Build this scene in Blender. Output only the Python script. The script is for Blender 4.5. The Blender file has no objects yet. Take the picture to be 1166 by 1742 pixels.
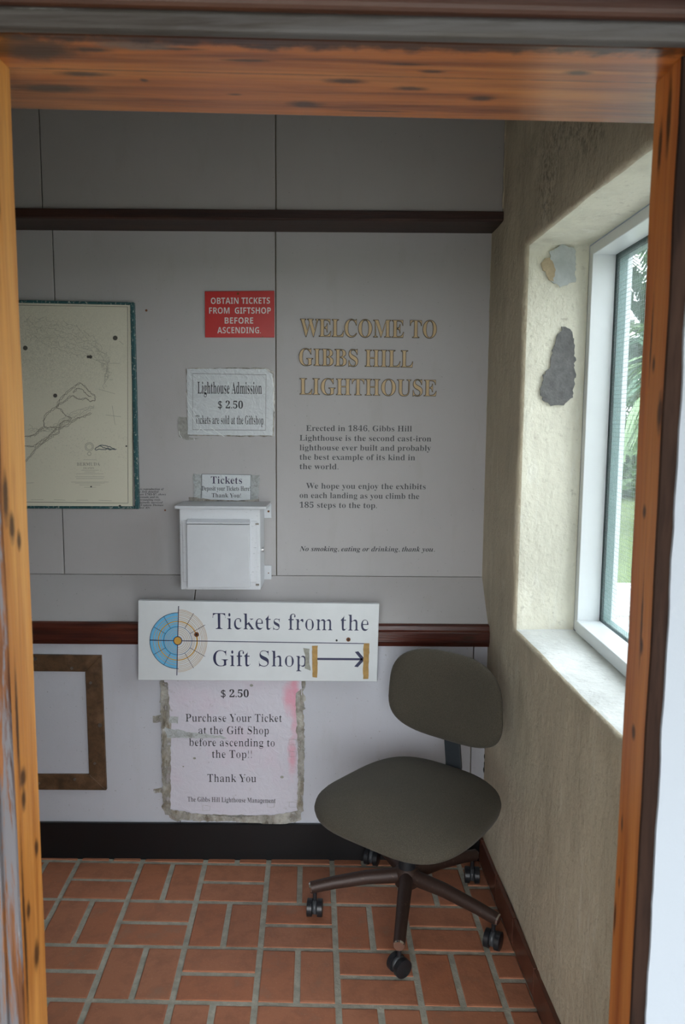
import bpy, bmesh, math, random
from mathutils import Vector, Matrix, noise
random.seed(7)
SC = bpy.context.scene
COL = SC.collection

# ------------------------------------------------------------------ camera
F = 1329.0
PITCH = math.atan(156 / F); ROLL = .007; CAMH = 1.5
_c, _s, _cp, _sp = math.cos(ROLL), math.sin(ROLL), math.cos(PITCH), math.sin(PITCH)
cd = bpy.data.cameras.new('camera'); cam = bpy.data.objects.new('camera', cd); COL.objects.link(cam)
cd.sensor_fit = 'VERTICAL'; cd.sensor_height = 23.6; cd.sensor_width = 23.6; cd.lens = F / 1742 * 23.6
cam.matrix_world = Matrix(((_c, -_s, 0, 0), (_s * _sp, _c * _sp, -_cp, 0), (_s * _cp, _c * _cp, _sp, CAMH), (0, 0, 0, 1)))
cd.clip_start = .05; cd.clip_end = 300
cd.dof.use_dof = True; cd.dof.focus_distance = 2.5; cd.dof.aperture_fstop = 5.0
SC.camera = cam

# ------------------------------------------------------------------ world and exposure
W = bpy.data.worlds.new('overcast_sky'); SC.world = W; W.use_nodes = True
wn = W.node_tree; wn.nodes.clear()
wo = wn.nodes.new('ShaderNodeOutputWorld'); wb = wn.nodes.new('ShaderNodeBackground')
wt = wn.nodes.new('ShaderNodeTexCoord'); ws = wn.nodes.new('ShaderNodeSeparateXYZ'); wr = wn.nodes.new('ShaderNodeValToRGB')
wn.links.new(wt.outputs['Generated'], ws.inputs[0]); wn.links.new(ws.outputs[2], wr.inputs[0])
wr.color_ramp.elements[0].position = 0.0; wr.color_ramp.elements[0].color = (.86, .90, .93, 1)
wr.color_ramp.elements[1].position = .8; wr.color_ramp.elements[1].color = (.90, .96, 1.0, 1)
wn.links.new(wr.outputs[0], wb.inputs[0]); wb.inputs[1].default_value = 4.2
wn.links.new(wb.outputs[0], wo.inputs[0])
vs = SC.view_settings
vs.view_transform = 'Standard'; vs.look = 'None'; vs.gamma = 1; vs.use_curve_mapping = False
vs.exposure = 0.85
SC.cycles.max_bounces = 10; SC.cycles.diffuse_bounces = 6; SC.cycles.use_denoising = True
SC.cycles.sample_clamp_indirect = 6

# ------------------------------------------------------------------ pixel -> real place
def ray(px, py):
    u = (px - 583) / F; w = (871 - py) / F
    return (u * _c - w * _s, u * _s * _sp + w * _c * _sp + _cp, u * _s * _cp + w * _c * _cp - _sp)
def atY(px, py, Y):
    r = ray(px, py); t = Y / r[1]; return Vector((r[0] * t, Y, r[2] * t + CAMH))
def atZ(px, py, Z=0):
    r = ray(px, py); t = (Z - CAMH) / r[2]; return Vector((r[0] * t, r[1] * t, Z))

# ------------------------------------------------------------------ objects
WORLD = {}
def empty(name, loc, label=None, cat=None, group=None, kind=None, parent=None):
    o = bpy.data.objects.new(name, None); COL.objects.link(o); o.empty_display_size = .1
    o.location = loc; WORLD[o.name] = Vector(loc)
    if parent: o.parent = parent; o.matrix_parent_inverse = Matrix.Translation(-WORLD.get(parent.name, Vector()))
    return tag(o, label, cat, group, kind)
def tag(o, label=None, cat=None, group=None, kind=None):
    if label: o['label'] = label
    if cat: o['category'] = cat
    if group: o['group'] = group
    if kind: o['kind'] = kind
    return o
def link(name, me, mat, parent=None, smooth=False):
    o = bpy.data.objects.new(name, me); COL.objects.link(o)
    if mat is not None and not me.materials: me.materials.append(mat)
    if smooth:
        for p in me.polygons: p.use_smooth = True
    if parent is not None:
        o.parent = parent; o.matrix_parent_inverse = Matrix.Translation(-WORLD.get(parent.name, Vector()))
    return o
def from_bm(name, bm, mat, parent=None, smooth=False):
    me = bpy.data.meshes.new(name); bm.normal_update(); bm.to_mesh(me); bm.free()
    return link(name, me, mat, parent, smooth)
def box_bm(bm, lo, hi, bev=0, seg=1):
    vs_ = [bm.verts.new((x, y, z)) for x in (lo[0], hi[0]) for y in (lo[1], hi[1]) for z in (lo[2], hi[2])]
    fs = [(0, 1, 3, 2), (4, 6, 7, 5), (0, 4, 5, 1), (2, 3, 7, 6), (0, 2, 6, 4), (1, 5, 7, 3)]
    ff = [bm.faces.new([vs_[i] for i in f]) for f in fs]
    if bev:
        ed = list({e for f in ff for e in f.edges})
        bmesh.ops.bevel(bm, geom=ed, offset=bev, segments=seg, affect='EDGES', profile=.6)
    return bm
def box(name, lo, hi, mat, parent=None, bev=0, seg=1):
    bm = bmesh.new(); box_bm(bm, lo, hi, bev, seg); return from_bm(name, bm, mat, parent)
def prism_bm(bm, front, vec, bev=0, seg=1):
    """front: polygon (counter-clockwise seen from the front); vec: extrusion to the back"""
    vec = Vector(vec); n = len(front)
    a = [bm.verts.new(p) for p in front]; b = [bm.verts.new(Vector(p) + vec) for p in front]
    ff = [bm.faces.new(a), bm.faces.new(b[::-1])]
    for i in range(n):
        j = (i + 1) % n; ff.append(bm.faces.new((a[j], a[i], b[i], b[j])))
    if bev:
        bmesh.ops.bevel(bm, geom=list({e for f in ff for e in f.edges}), offset=bev, segments=seg, affect='EDGES', profile=.6)
    bmesh.ops.recalc_face_normals(bm, faces=bm.faces[:])
def prism(name, front, vec, mat, parent=None, bev=0, seg=1):
    bm = bmesh.new(); prism_bm(bm, front, vec, bev, seg); return from_bm(name, bm, mat, parent)
def slab(name, px, Y, th, mat, parent=None, bev=0, seg=1):
    """px: corners in the photo (clockwise from top-left), front face on the plane Y"""
    return prism(name, [atY(x, y, Y) for x, y in reversed(px)], (0, th, 0), mat, parent, bev, seg)
def tube_bm(bm, pts, rads, n=12, caps=True):
    pts = [Vector(p) for p in pts]; rings = []
    if not isinstance(rads, (list, tuple)): rads = [rads] * len(pts)
    ref = Vector((0, 0, 1))
    for i, p in enumerate(pts):
        t = (pts[min(i + 1, len(pts) - 1)] - pts[max(i - 1, 0)]).normalized()
        r0 = ref if abs(t.dot(ref)) < .95 else Vector((1, 0, 0))
        a = t.cross(r0).normalized(); b = t.cross(a).normalized()
        rr = rads[i]; ra, rb = rr if isinstance(rr, tuple) else (rr, rr)
        rings.append([bm.verts.new(p + a * math.cos(k * 2 * math.pi / n) * ra + b * math.sin(k * 2 * math.pi / n) * rb) for k in range(n)])
    for i in range(len(rings) - 1):
        for k in range(n):
            bm.faces.new((rings[i][k], rings[i][(k + 1) % n], rings[i + 1][(k + 1) % n], rings[i + 1][k]))
    if caps: bm.faces.new(rings[0][::-1]); bm.faces.new(rings[-1])
    bmesh.ops.recalc_face_normals(bm, faces=bm.faces[:])
def tube(name, pts, rads, mat, parent=None, n=12, smooth=True):
    bm = bmesh.new(); tube_bm(bm, pts, rads, n); o = from_bm(name, bm, mat, parent, smooth)
    o.data.set_sharp_from_angle(angle=.8) if smooth else None
    return o
def disc_px(name, c, r, Y, mat, parent=None, th=.001, n=14, ry=None):
    """small round thing on a wall, centre and radius in photo pixels"""
    return slab(name, [(c[0] + r * math.cos(-a), c[1] - (ry or r) * math.sin(-a)) for a in [k * 2 * math.pi / n for k in range(n)]], Y, th, mat, parent)

# ------------------------------------------------------------------ materials
def srgb(r, g, b):
    f = lambda v: (v / 255 / 12.92) if v <= 10 else ((v / 255 + .055) / 1.055) ** 2.4
    return (f(r), f(g), f(b), 1)
class M_:
    def __init__(s, name, color, rough=.6, metallic=0, spec=.5):
        s.m = bpy.data.materials.new(name); s.m.use_nodes = True; s.nt = s.m.node_tree
        s.b = s.nt.nodes['Principled BSDF']; s.color = tuple(color[:3]) + (1,)
        s.b.inputs['Base Color'].default_value = s.color; s.b.inputs['Roughness'].default_value = rough
        s.b.inputs['Metallic'].default_value = metallic; s.b.inputs['Specular IOR Level'].default_value = spec
        s.tc = s.nt.nodes.new('ShaderNodeTexCoord'); s.out = None; s.height = None
    def N(s, t, **k):
        n = s.nt.nodes.new(t)
        for a, v in k.items(): setattr(n, a, v)
        return n
    def L(s, a, b): s.nt.links.new(a, b)
    def mapped(s, scale=(1, 1, 1), loc=(0, 0, 0), rot=(0, 0, 0)):
        m = s.N('ShaderNodeMapping'); m.inputs['Scale'].default_value = scale; m.inputs['Location'].default_value = loc
        m.inputs['Rotation'].default_value = rot
        s.L(s.tc.outputs['Object'], m.inputs[0]); return m.outputs[0]
    def noise(s, vec, scale, detail=4, rough=.55, dist=0):
        n = s.N('ShaderNodeTexNoise'); n.inputs['Scale'].default_value = scale; n.inputs['Detail'].default_value = detail
        n.inputs['Roughness'].default_value = rough; n.inputs['Distortion'].default_value = dist
        s.L(vec, n.inputs['Vector']); return n.outputs[0]
    def ramp(s, fac, a, b):
        r = s.N('ShaderNodeMapRange'); r.inputs['From Min'].default_value = a; r.inputs['From Max'].default_value = b
        s.L(fac, r.inputs['Value']); return r.outputs[0]
    def mul(s, a, b, op='MULTIPLY'):
        n = s.N('ShaderNodeMath', operation=op); n.use_clamp = False
        for i, v in enumerate((a, b)):
            if isinstance(v, (int, float)): n.inputs[i].default_value = v
            else: s.L(v, n.inputs[i])
        return n.outputs[0]
    def mix(s, fac, col):
        n = s.N('ShaderNodeMix'); n.data_type = 'RGBA'
        if isinstance(fac, (int, float)): n.inputs[0].default_value = fac
        else: s.L(fac, n.inputs[0])
        if s.out is None: n.inputs[6].default_value = s.color
        else: s.L(s.out, n.inputs[6])
        if isinstance(col, tuple): n.inputs[7].default_value = tuple(col[:3]) + (1,)
        else: s.L(col, n.inputs[7])
        s.out = n.outputs[2]; return s
    def bump(s, h, dist=.002, strength=.5):
        b = s.N('ShaderNodeBump'); b.inputs['Distance'].default_value = dist; b.inputs['Strength'].default_value = strength
        s.L(h, b.inputs['Height'])
        if s.height is not None: s.L(s.height, b.inputs['Normal'])
        s.height = b.outputs[0]; return s
    def spot(s, c, r, soft=.25, wob=0, wscale=20):
        """ellipsoid mask round the world point c (a mark on the thing itself)"""
        d = s.N('ShaderNodeVectorMath', operation='SUBTRACT'); s.L(s.tc.outputs['Object'], d.inputs[0]); d.inputs[1].default_value = c
        e = s.N('ShaderNodeVectorMath', operation='DIVIDE'); s.L(d.outputs[0], e.inputs[0]); e.inputs[1].default_value = r
        l = s.N('ShaderNodeVectorMath', operation='LENGTH'); s.L(e.outputs[0], l.inputs[0]); v = l.outputs['Value']
        if wob:
            nz = s.noise(s.mapped(), wscale, 5, .65); v = s.mul(v, s.mul(s.mul(nz, .5, 'SUBTRACT'), wob, 'MULTIPLY'), 'ADD')
        return s.ramp(v, 1 + soft, 1 - soft)
    def done(s):
        if s.out is not None: s.L(s.out, s.b.inputs['Base Color'])
        if s.height is not None: s.L(s.height, s.b.inputs['Normal'])
        return s.m
def simple(name, color, rough=.6, var=.12, vscale=6, bump=.0, bscale=80, metallic=0, spec=.5):
    m = M_(name, color, rough, metallic, spec)
    if var:
        m.mix(m.ramp(m.noise(m.mapped(), vscale, 4), .35, .7), tuple(c * (1 - var) for c in color[:3]))
        m.mix(m.mul(m.ramp(m.noise(m.mapped(loc=(3, 1, 2)), vscale * 5, 3), .45, .75), .5), tuple(c * (1 - var) for c in color[:3]))
    if bump: m.bump(m.noise(m.mapped(), bscale, 4), bump, .6)
    return m.done()

def wood(name, base, dark, light, scale, rough=.35, knots=(), marks=(), weather=None, wfac=(.5, .6), knotcol=(.035, .015, .008), spec=.5, coat=0):
    m = M_(name, base, rough, 0, spec)
    v = m.mapped(scale)
    g = m.noise(v, 1.0, 6, .6, .6)
    m.mix(m.ramp(g, .42, .68), dark).mix(m.ramp(m.noise(m.mapped(scale, (7, 3, 5)), .6, 4, .5, .3), .5, .72), light)
    fine = m.noise(m.mapped(tuple(q * 5 for q in scale)), 1.0, 3, .6)
    m.mix(m.mul(m.ramp(fine, .5, .7), .35), dark)
    for c, r in knots: m.mix(m.mul(m.spot(c, r, .45, .8, 60), .88), knotcol)
    for c, r, col, st in marks: m.mix(m.mul(m.spot(c, r, .3, 2.4, 28), st), col)
    if weather:
        wz = m.noise(m.mapped(tuple(q * .55 for q in scale), (2, 9, 4)), 1.0, 7, .68, .4)
        m.mix(m.ramp(wz, *wfac), weather)
        m.mix(m.ramp(m.noise(m.mapped(tuple(q * 1.3 for q in scale), (1, 2, 8)), 1.2, 7, .7), .63, .70), (.40, .40, .39))
    m.bump(fine, .0012, .5)
    if coat:
        m.b.inputs['Coat Weight'].default_value = coat; m.b.inputs['Coat Roughness'].default_value = .28
    return m.done()

MAT = {}
panelc = (.472, .456, .460)
def wallpaint(name, c):
    m = M_(name, c, .55, 0, .3)
    m.mix(m.mul(m.ramp(m.noise(m.mapped(), 3, 5, .6), .42, .75), .5), tuple(q * .90 for q in c))
    m.mix(m.mul(m.ramp(m.noise(m.mapped((1, 1, .3)), 14, 6, .65), .55, .8), .35), (c[0] * .8, c[1] * .78, c[2] * .7))
    m.mix(m.mul(m.ramp(m.noise(m.mapped(loc=(5, 5, 5)), 120, 2), .70, .74), .45), (.18, .16, .14))
    m.bump(m.noise(m.mapped(), 240, 3), .0006, .4)
    return m.done()
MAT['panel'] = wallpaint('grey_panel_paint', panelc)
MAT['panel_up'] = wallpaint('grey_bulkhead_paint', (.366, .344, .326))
MAT['panel_low'] = wallpaint('pale_wainscot_paint', (.54, .548, .60))
MAT['joint'] = simple('panel_joint_filler', (.20, .17, .12), .9)  # dark grey-brown backing that shows in the panel joints
MAT['rail'] = wood('dark_mahogany_varnish', (.075, .016, .009), (.02, .005, .004), (.15, .035, .015), (3, 30, 60), .3, knots=[((.42, 2.52, .79), (.02, .05, .006))])
MAT['cornice'] = wood('dark_cornice_wood', (.035, .012, .008), (.012, .005, .004), (.06, .02, .01), (3, 30, 60), .5)
MAT['frame_brown'] = wood('brown_access_frame_wood', (.11, .058, .026), (.05, .026, .012), (.17, .095, .05), (30, 30, 30), .5)
MAT['black'] = simple('black_base_paint', (.006, .0065, .008), .35, .2)
MAT['cream_caulk'] = simple('cream_caulk', (.55, .49, .36), .8, .3, 20, .002, 60)

def plaster(name, c, streak, moulds=()):
    m = M_(name, c, .85, 0, .2)
    m.mix(m.ramp(m.noise(m.mapped((1, 1, .45)), 5, 6, .62), .42, .66), tuple(q * .82 for q in c))
    m.mix(m.mul(m.ramp(m.noise(m.mapped((6, 6, 1), (0, 2, 1)), 4, 6, .7, .8), .56, .70), .55), streak)
    m.mix(m.mul(m.ramp(m.noise(m.mapped((1, 1, 1), (4, 2, 1)), 45, 4, .6), .62, .76), .35), (.16, .13, .09))
    for cc, r, st in moulds: m.mix(m.mul(m.mul(m.spot(cc, r, .6, 1.6, 14), m.ramp(m.noise(m.mapped(), 55, 6, .75), .46, .60)), st), (.05, .04, .03))
    m.bump(m.noise(m.mapped((1, 1, .6)), 9, 6, .6), .018, .6).bump(m.noise(m.mapped(), 60, 5, .6), .005, .7)
    return m.done()
MAT['plaster'] = plaster('aged_plaster_shaded_tone', (.58, .51, .385), (.70, .65, .54),
                         [((.55, 1.72, 2.15), (.1, .30, .07), .55), ((.52, 2.05, 2.08), (.1, .07, .08), .6), ((.53, 1.85, 2.22), (.1, .5, .05), .3)])  # wall face: its weaker light is put into a dingier plaster colour
MAT['reveal'] = plaster('lit_tone_reveal_plaster', (.82, .80, .68), (.86, .86, .78))  # wall paint lightened here, so the window light is in the colour
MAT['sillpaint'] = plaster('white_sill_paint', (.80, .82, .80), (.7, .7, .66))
MAT['cement'] = simple('bare_grey_cement', (.20, .20, .20), .95, .35, 40, .004, 160)
MAT['oldblue'] = simple('old_pale_blue_undercoat', (.52, .56, .56), .8, .25, 25, .002, 60)
MAT['oldtan'] = simple('old_tan_undercoat', (.52, .42, .28), .85, .3, 25, .002, 60)

# floor brick
m = M_('terracotta_paver', (.46, .195, .11), .6)
oi = m.N('ShaderNodeObjectInfo')
m.mix(m.mul(oi.outputs['Random'], .75), (.44, .16, .08))
rr = m.N('ShaderNodeCombineXYZ'); m.L(m.mul(oi.outputs['Random'], 37), rr.inputs[0]); m.L(m.mul(oi.outputs['Random'], 91), rr.inputs[1])
va = m.N('ShaderNodeVectorMath', operation='ADD'); m.L(m.tc.outputs['Object'], va.inputs[0]); m.L(rr.outputs[0], va.inputs[1])
m.mix(m.ramp(m.noise(va.outputs[0], 14, 6, .65), .45, .75), (.30, .12, .07))
m.mix(m.mul(m.ramp(m.noise(va.outputs[0], 7, 5, .7), .58, .75), .45), (.45, .30, .21))
m.mix(m.mul(m.ramp(m.noise(va.outputs[0], 150, 3), .6, .75), .4), (.60, .32, .18))
m.bump(m.noise(va.outputs[0], 90, 5), .0015, .5)
MAT['paver'] = m.done()
MAT['grout'] = simple('grey_green_grout', (.50, .49, .41), .9, .35, 30, .003, 120)
m = M_('brown_base_tile', (.13, .045, .028), .28)
m.mix(m.ramp(m.noise(m.mapped(), 12, 5), .4, .7), (.08, .03, .022)); MAT['basetile'] = m.done()

MAT['white_enamel'] = simple('white_box_enamel', (.62, .64, .68), .3, .06, 10)
m = M_('scuffed_white_box_paint', (.66, .68, .72), .35)
m.mix(m.mul(m.ramp(m.noise(m.mapped((1, 1, 3)), 60, 6, .75), .60, .66), .6), (.30, .31, .33)); MAT['white_scuff'] = m.done()
MAT['board_white'] = simple('white_sign_board', (.70, .73, .75), .35, .08, 5)
MAT['navy'] = simple('navy_vinyl', (.018, .022, .075), .4, 0)
MAT['ink'] = simple('black_ink', (.016, .016, .022), .5, 0)
MAT['inkgrey'] = simple('faded_grey_lettering', (.055, .055, .06), .5, 0)
MAT['inkviolet'] = simple('violet_black_ink', (.035, .02, .07), .5, 0)
MAT['skyblue'] = simple('light_blue_vinyl', (.15, .47, .74), .35, .05)
MAT['tan'] = simple('tan_vinyl', (.53, .36, .19), .4, 0)
MAT['ochre'] = simple('ochre_vinyl', (.60, .34, .06), .4, .05)
MAT['red'] = simple('red_sign_plastic', (.56, .028, .026), .35, .1, 8)
MAT['whiteprint'] = simple('white_print', (.72, .70, .68), .5, 0)
MAT['maskingtape'] = simple('ochre_masking_tape', (.47, .28, .08), .55, .3, 60)
MAT['greytape'] = simple('brittle_grey_tape', (.36, .36, .31), .35, .4, 90, .001, 200)
MAT['rust'] = simple('rust_stain', (.22, .07, .015), .8, .4, 60)
MAT['screw'] = simple('dull_screw_metal', (.22, .20, .18), .4, .2, 60, metallic=.8)
MAT['chrome'] = simple('polished_chrome', (.75, .75, .75), .12, 0, metallic=1)
MAT['gold'] = simple('cream_gold_letter_paint', (.60, .43, .23), .5, .1, 30)
MAT['goldedge'] = simple('brown_letter_outline', (.085, .06, .04), .6, 0)
m = M_('laminated_paper', (.60, .63, .66), .22)
m.bump(m.noise(m.mapped((1, 1, 1)), 38, 5, .6, 1.5), .004, .55); MAT['paper'] = m.done()
m = M_('stained_pinkish_paper', (.62, .60, .67), .3)
m.mix(m.mul(m.ramp(m.noise(m.mapped(loc=(1, 4, 2)), 7, 4), .5, .75), .55), (.66, .53, .63))
for c, r, st in [((.497 - .67, 2.5, .58), (.02, .2, .045), .8), ((-.155, 2.5, .60), (.012, .2, .14), .8), ((-.165, 2.5, .37), (.012, .2, .055), .7), ((-.185, 2.5, .665), (.03, .2, .012), .5), ((-.53, 2.5, .71), (.05, .2, .02), .5)]:
    m.mix(m.mul(m.spot(c, r, .6, 1.5, 40), st), (.72, .30, .40))
m.mix(m.mul(m.ramp(m.noise(m.mapped(), 26, 5, .7), .64, .72), .5), (.25, .23, .20))
m.bump(m.noise(m.mapped(), 30, 5, .6, 1.5), .004, .5); MAT['pinkpaper'] = m.done()
m = M_('crinkled_clear_tape', (.52, .50, .45), .2)
m.mix(m.ramp(m.noise(m.mapped((1, 1, .5)), 24, 6, .65, 1), .45, .66), (.24, .20, .14)).mix(m.ramp(m.noise(m.mapped(loc=(3, 3, 1)), 45, 5, .7), .60, .72), (.72, .73, .72))
m.bump(m.noise(m.mapped(), 45, 6, .7, 2), .005, .8); m.b.inputs['Coat Weight'].default_value = .5
m.L(m.mul(m.ramp(m.noise(m.mapped(loc=(7, 1, 3)), 20, 4, .6), .35, .62), .65), m.b.inputs['Alpha']); al = m.b.inputs['Alpha'].links[0].from_node; al.operation = 'MULTIPLY_ADD'; al.inputs[2].default_value = .28
MAT['tape'] = m.done()
m = M_('silvery_crinkled_tape', (.56, .59, .60), .16)
m.mix(m.ramp(m.noise(m.mapped(), 60, 6, .7, 1), .45, .65), (.36, .37, .36))
m.bump(m.noise(m.mapped(), 80, 6, .7, 2), .006, .9); m.b.inputs['Coat Weight'].default_value = .6; MAT['tape2'] = m.done()

# map paper
m = M_('chart_paper', (.76, .73, .60), .45)
m.mix(m.mul(m.ramp(m.noise(m.mapped(), 3, 4), .35, .7), .5), (.66, .63, .52))
m.mix(m.mul(m.mul(m.spot((-1.02, 2.6, 1.73), (.28, .3, .13), .6, .8, 6), m.ramp(m.noise(m.mapped(), 190, 5, .75, 2), .48, .56)), .38), (.20, .19, .15))
m.mix(m.mul(m.mul(m.spot((-.9, 2.6, 1.42), (.25, .3, .10), .9, .8, 6), m.ramp(m.noise(m.mapped(), 240, 4, .75), .58, .64)), .35), (.20, .19, .15))
MAT['chart'] = m.done()
MAT['chartline'] = simple('chart_engraving', (.22, .20, .155), .6, 0)
MAT['chartfaint'] = simple('chart_faint_engraving', (.33, .32, .26), .6, 0)
m = M_('teal_speckled_frame', (.028, .105, .115), .45)
m.mix(m.ramp(m.noise(m.mapped((1, 1, .6)), 130, 5, .7), .575, .61), (.60, .62, .56)).mix(m.mul(m.ramp(m.noise(m.mapped(loc=(2, 2, 2)), 40, 4), .4, .7), .6), (.012, .05, .06))
MAT['tealframe'] = m.done()

# door timber
JL = [((-.428, 1.0, 1.36), (.05, .008, .018)), ((-.43, 1.02, 1.34), (.05, .006, .012)), ((-.43, 1.02, .75), (.05, .008, .02)), ((-.43, 1.035, .90), (.05, .006, .012)), ((-.43, 1.0, .99), (.05, .006, .014)),
      ((-.43, 1.0, 1.02), (.05, .01, .012)), ((-.42, 1.0, 1.76), (.05, .005, .015)), ((-.43, .985, 1.40), (.05, .007, .03)), ((-.43, 1.0, .83), (.05, .006, .012)), ((-.43, .99, 1.10), (.05, .004, .07)), ((-.43, .985, .80), (.05, .004, .12))]
MAT['jamb_l'] = wood('honey_pine_left_jamb', (.66, .30, .075), (.38, .13, .026), (.78, .42, .14), (28, 28, 1.6), .33, knots=JL, coat=.08, spec=.25)
def onjr(px, py, y=1.0):
    # a place on the right jamb's inner face near a photo pixel
    r = ray(px, py); x = .396; return (x, r[1] / r[0] * x, r[2] / r[0] * x + CAMH)
JR = [(onjr(1114, 620), (.05, .004, .010)), (onjr(1135, 636), (.05, .005, .012)), (onjr(1125, 700), (.05, .007, .022)), (onjr(1110, 572), (.05, .0025, .05)), (onjr(1122, 975), (.05, .008, .022)),
      (onjr(1098, 870), (.05, .005, .008)), (onjr(1093, 1060), (.05, .003, .05)), (onjr(1080, 1245), (.05, .006, .010)), (onjr(1048, 1560), (.05, .004, .022)), (onjr(1055, 1500), (.05, .003, .008)),
      (onjr(1125, 250), (.05, .005, .03)), (onjr(1140, 200), (.05, .006, .04)), (onjr(1060, 1400), (.05, .003, .012)), (onjr(1093, 1100), (.05, .004, .01))]
MAT['jamb_r'] = wood('red_brown_pine_right_jamb', (.50, .165, .038), (.30, .075, .016), (.60, .24, .065), (28, 28, 1.6), .4, knots=JR, coat=.06, spec=.25)
def onsf(px, py, z=1.94): p = atZ(px, py, z); return tuple(p)
SF = [(onsf(155, 82), (.022, .006, .05)), (onsf(142, 124), (.030, .007, .05)), (onsf(420, 96), (.026, .0035, .05)), (onsf(588, 129), (.024, .007, .05)), (onsf(690, 98), (.026, .003, .05)),
      (onsf(735, 110), (.014, .004, .05)), (onsf(520, 170), (.022, .010, .05)), (onsf(985, 108), (.016, .006, .05)), (onsf(640, 180), (.05, .0025, .05)), (onsf(700, 140), (.02, .006, .05)),
      (onsf(245, 133), (.005, .005, .05)), (onsf(440, 73), (.02, .003, .05)), (onsf(300, 78), (.03, .003, .05)), (onsf(820, 155), (.016, .008, .05)), (onsf(400, 155), (.009, .003, .05)), (onsf(60, 85), (.05, .018, .05)),
      (onsf(90, 150), (.05, .012, .05))]
MAT['soffit'] = wood('orange_pine_door_head', (.48, .15, .028), (.19, .045, .010), (.64, .25, .06), (2.4, 46, 46), .30, knots=SF, coat=.45, spec=.2,
                     marks=[(onsf(230, 72), (.05, .012, .05), (.16, .14, .12), .7), ((0, .953, 1.94), (.62, .022, .06), (.035, .012, .006), .92), (onsf(520, 119), (.75, .0014, .05), (.10, .035, .015), .8), (onsf(45, 80), (.05, .03, .05), (.06, .025, .012), .7)])  # the widest one darkens a band along the front edge
MAT['weathered'] = wood('weathered_grey_timber', (.16, .062, .024), (.045, .015, .008), (.30, .12, .04), (85, 26, 5), .6, weather=(.15, .14, .15), wfac=(.52, .57), spec=.2)
MAT['weathered_h'] = wood('weathered_grey_head_timber', (.085, .075, .068), (.04, .03, .026), (.13, .12, .112), (2.2, 26, 40), .6, weather=(.115, .108, .108), wfac=(.45, .58), spec=.2)
MAT['darkred'] = wood('dark_red_head_timber', (.045, .014, .008), (.018, .006, .004), (.10, .036, .016), (2.2, 30, 30), .5)
MAT['darkedge'] = wood('dark_weathered_jamb_edge', (.032, .016, .011), (.010, .006, .005), (.07, .038, .026), (30, 30, 3), .75, spec=.12)
m = M_('rough_white_exterior_paint', (.42, .46, .52), .6)
m.mix(m.mul(m.ramp(m.noise(m.mapped((1, 1, .8)), 9, 6, .7), .60, .72), .3), (.6, .62, .62))
m.bump(m.noise(m.mapped(), 14, 6, .6), .006, .4); MAT['extwhite'] = m.done()
MAT['interior'] = simple('dim_interior_plaster', (.40, .37, .30), .85, .15)
MAT['ceiling'] = simple('dingy_ceiling_paint', (.30, .28, .25), .8, .15)
MAT['window_white'] = simple('white_window_gloss', (.78, .82, .84), .3, .05, 8)
MAT['teal'] = simple('pale_teal_shutter_paint', (.10, .20, .19), .4, .08, 10)
MAT['wire'] = simple('galvanised_wire', (.35, .42, .42), .5, 0, metallic=.3)
gm = bpy.data.materials.new('window_glass'); gm.use_nodes = True; g = gm.node_tree; g.nodes.clear()
go = g.nodes.new('ShaderNodeOutputMaterial'); gx = g.nodes.new('ShaderNodeMixShader'); gt = g.nodes.new('ShaderNodeBsdfTransparent'); gg = g.nodes.new('ShaderNodeBsdfGlossy')
gf = g.nodes.new('ShaderNodeLayerWeight'); gf.inputs[0].default_value = .5
gp = g.nodes.new('ShaderNodeMath'); gp.operation = 'POWER'; gp.inputs[1].default_value = 5
gq = g.nodes.new('ShaderNodeMath'); gq.operation = 'MULTIPLY_ADD'; gq.inputs[1].default_value = .9; gq.inputs[2].default_value = .05; g.links.new(gf.outputs['Facing'], gp.inputs[0]); g.links.new(gp.outputs[0], gq.inputs[0])
gt.inputs[0].default_value = (.96, .975, .98, 1); gg.inputs['Roughness'].default_value = .03
g.links.new(gq.outputs[0], gx.inputs[0]); g.links.new(gt.outputs[0], gx.inputs[1]); g.links.new(gg.outputs[0], gx.inputs[2]); g.links.new(gx.outputs[0], go.inputs[0]); MAT['glass'] = gm

m = M_('dark_olive_grey_upholstery', (.062, .054, .040), .95, 0, .2)
m.mix(m.ramp(m.noise(m.mapped(), 700, 3), .45, .6), (.10, .088, .068)).mix(m.mul(m.ramp(m.noise(m.mapped(), 6, 4), .4, .7), .3), (.05, .047, .038))
m.bump(m.noise(m.mapped(), 800, 2), .0008, .6)
m.b.inputs['Sheen Weight'].default_value = .08; MAT['fabric'] = m.done()
MAT['plastic'] = simple('black_moulded_plastic', (.014, .015, .018), .4, 0)
MAT['stem'] = simple('dark_slate_steel', (.022, .028, .034), .45, 0)
m = M_('worn_brown_metal', (.045, .024, .018), .5, .2)
m.mix(m.mul(m.ramp(m.noise(m.mapped(), 90, 5, .7), .60, .70), .6), (.14, .09, .07)); MAT['legbrown'] = m.done()
MAT['wheel'] = simple('black_caster_rubber', (.013, .014, .017), .35, 0)
MAT['wheelrim'] = simple('grey_caster_rim', (.055, .06, .066), .4, 0)

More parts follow.
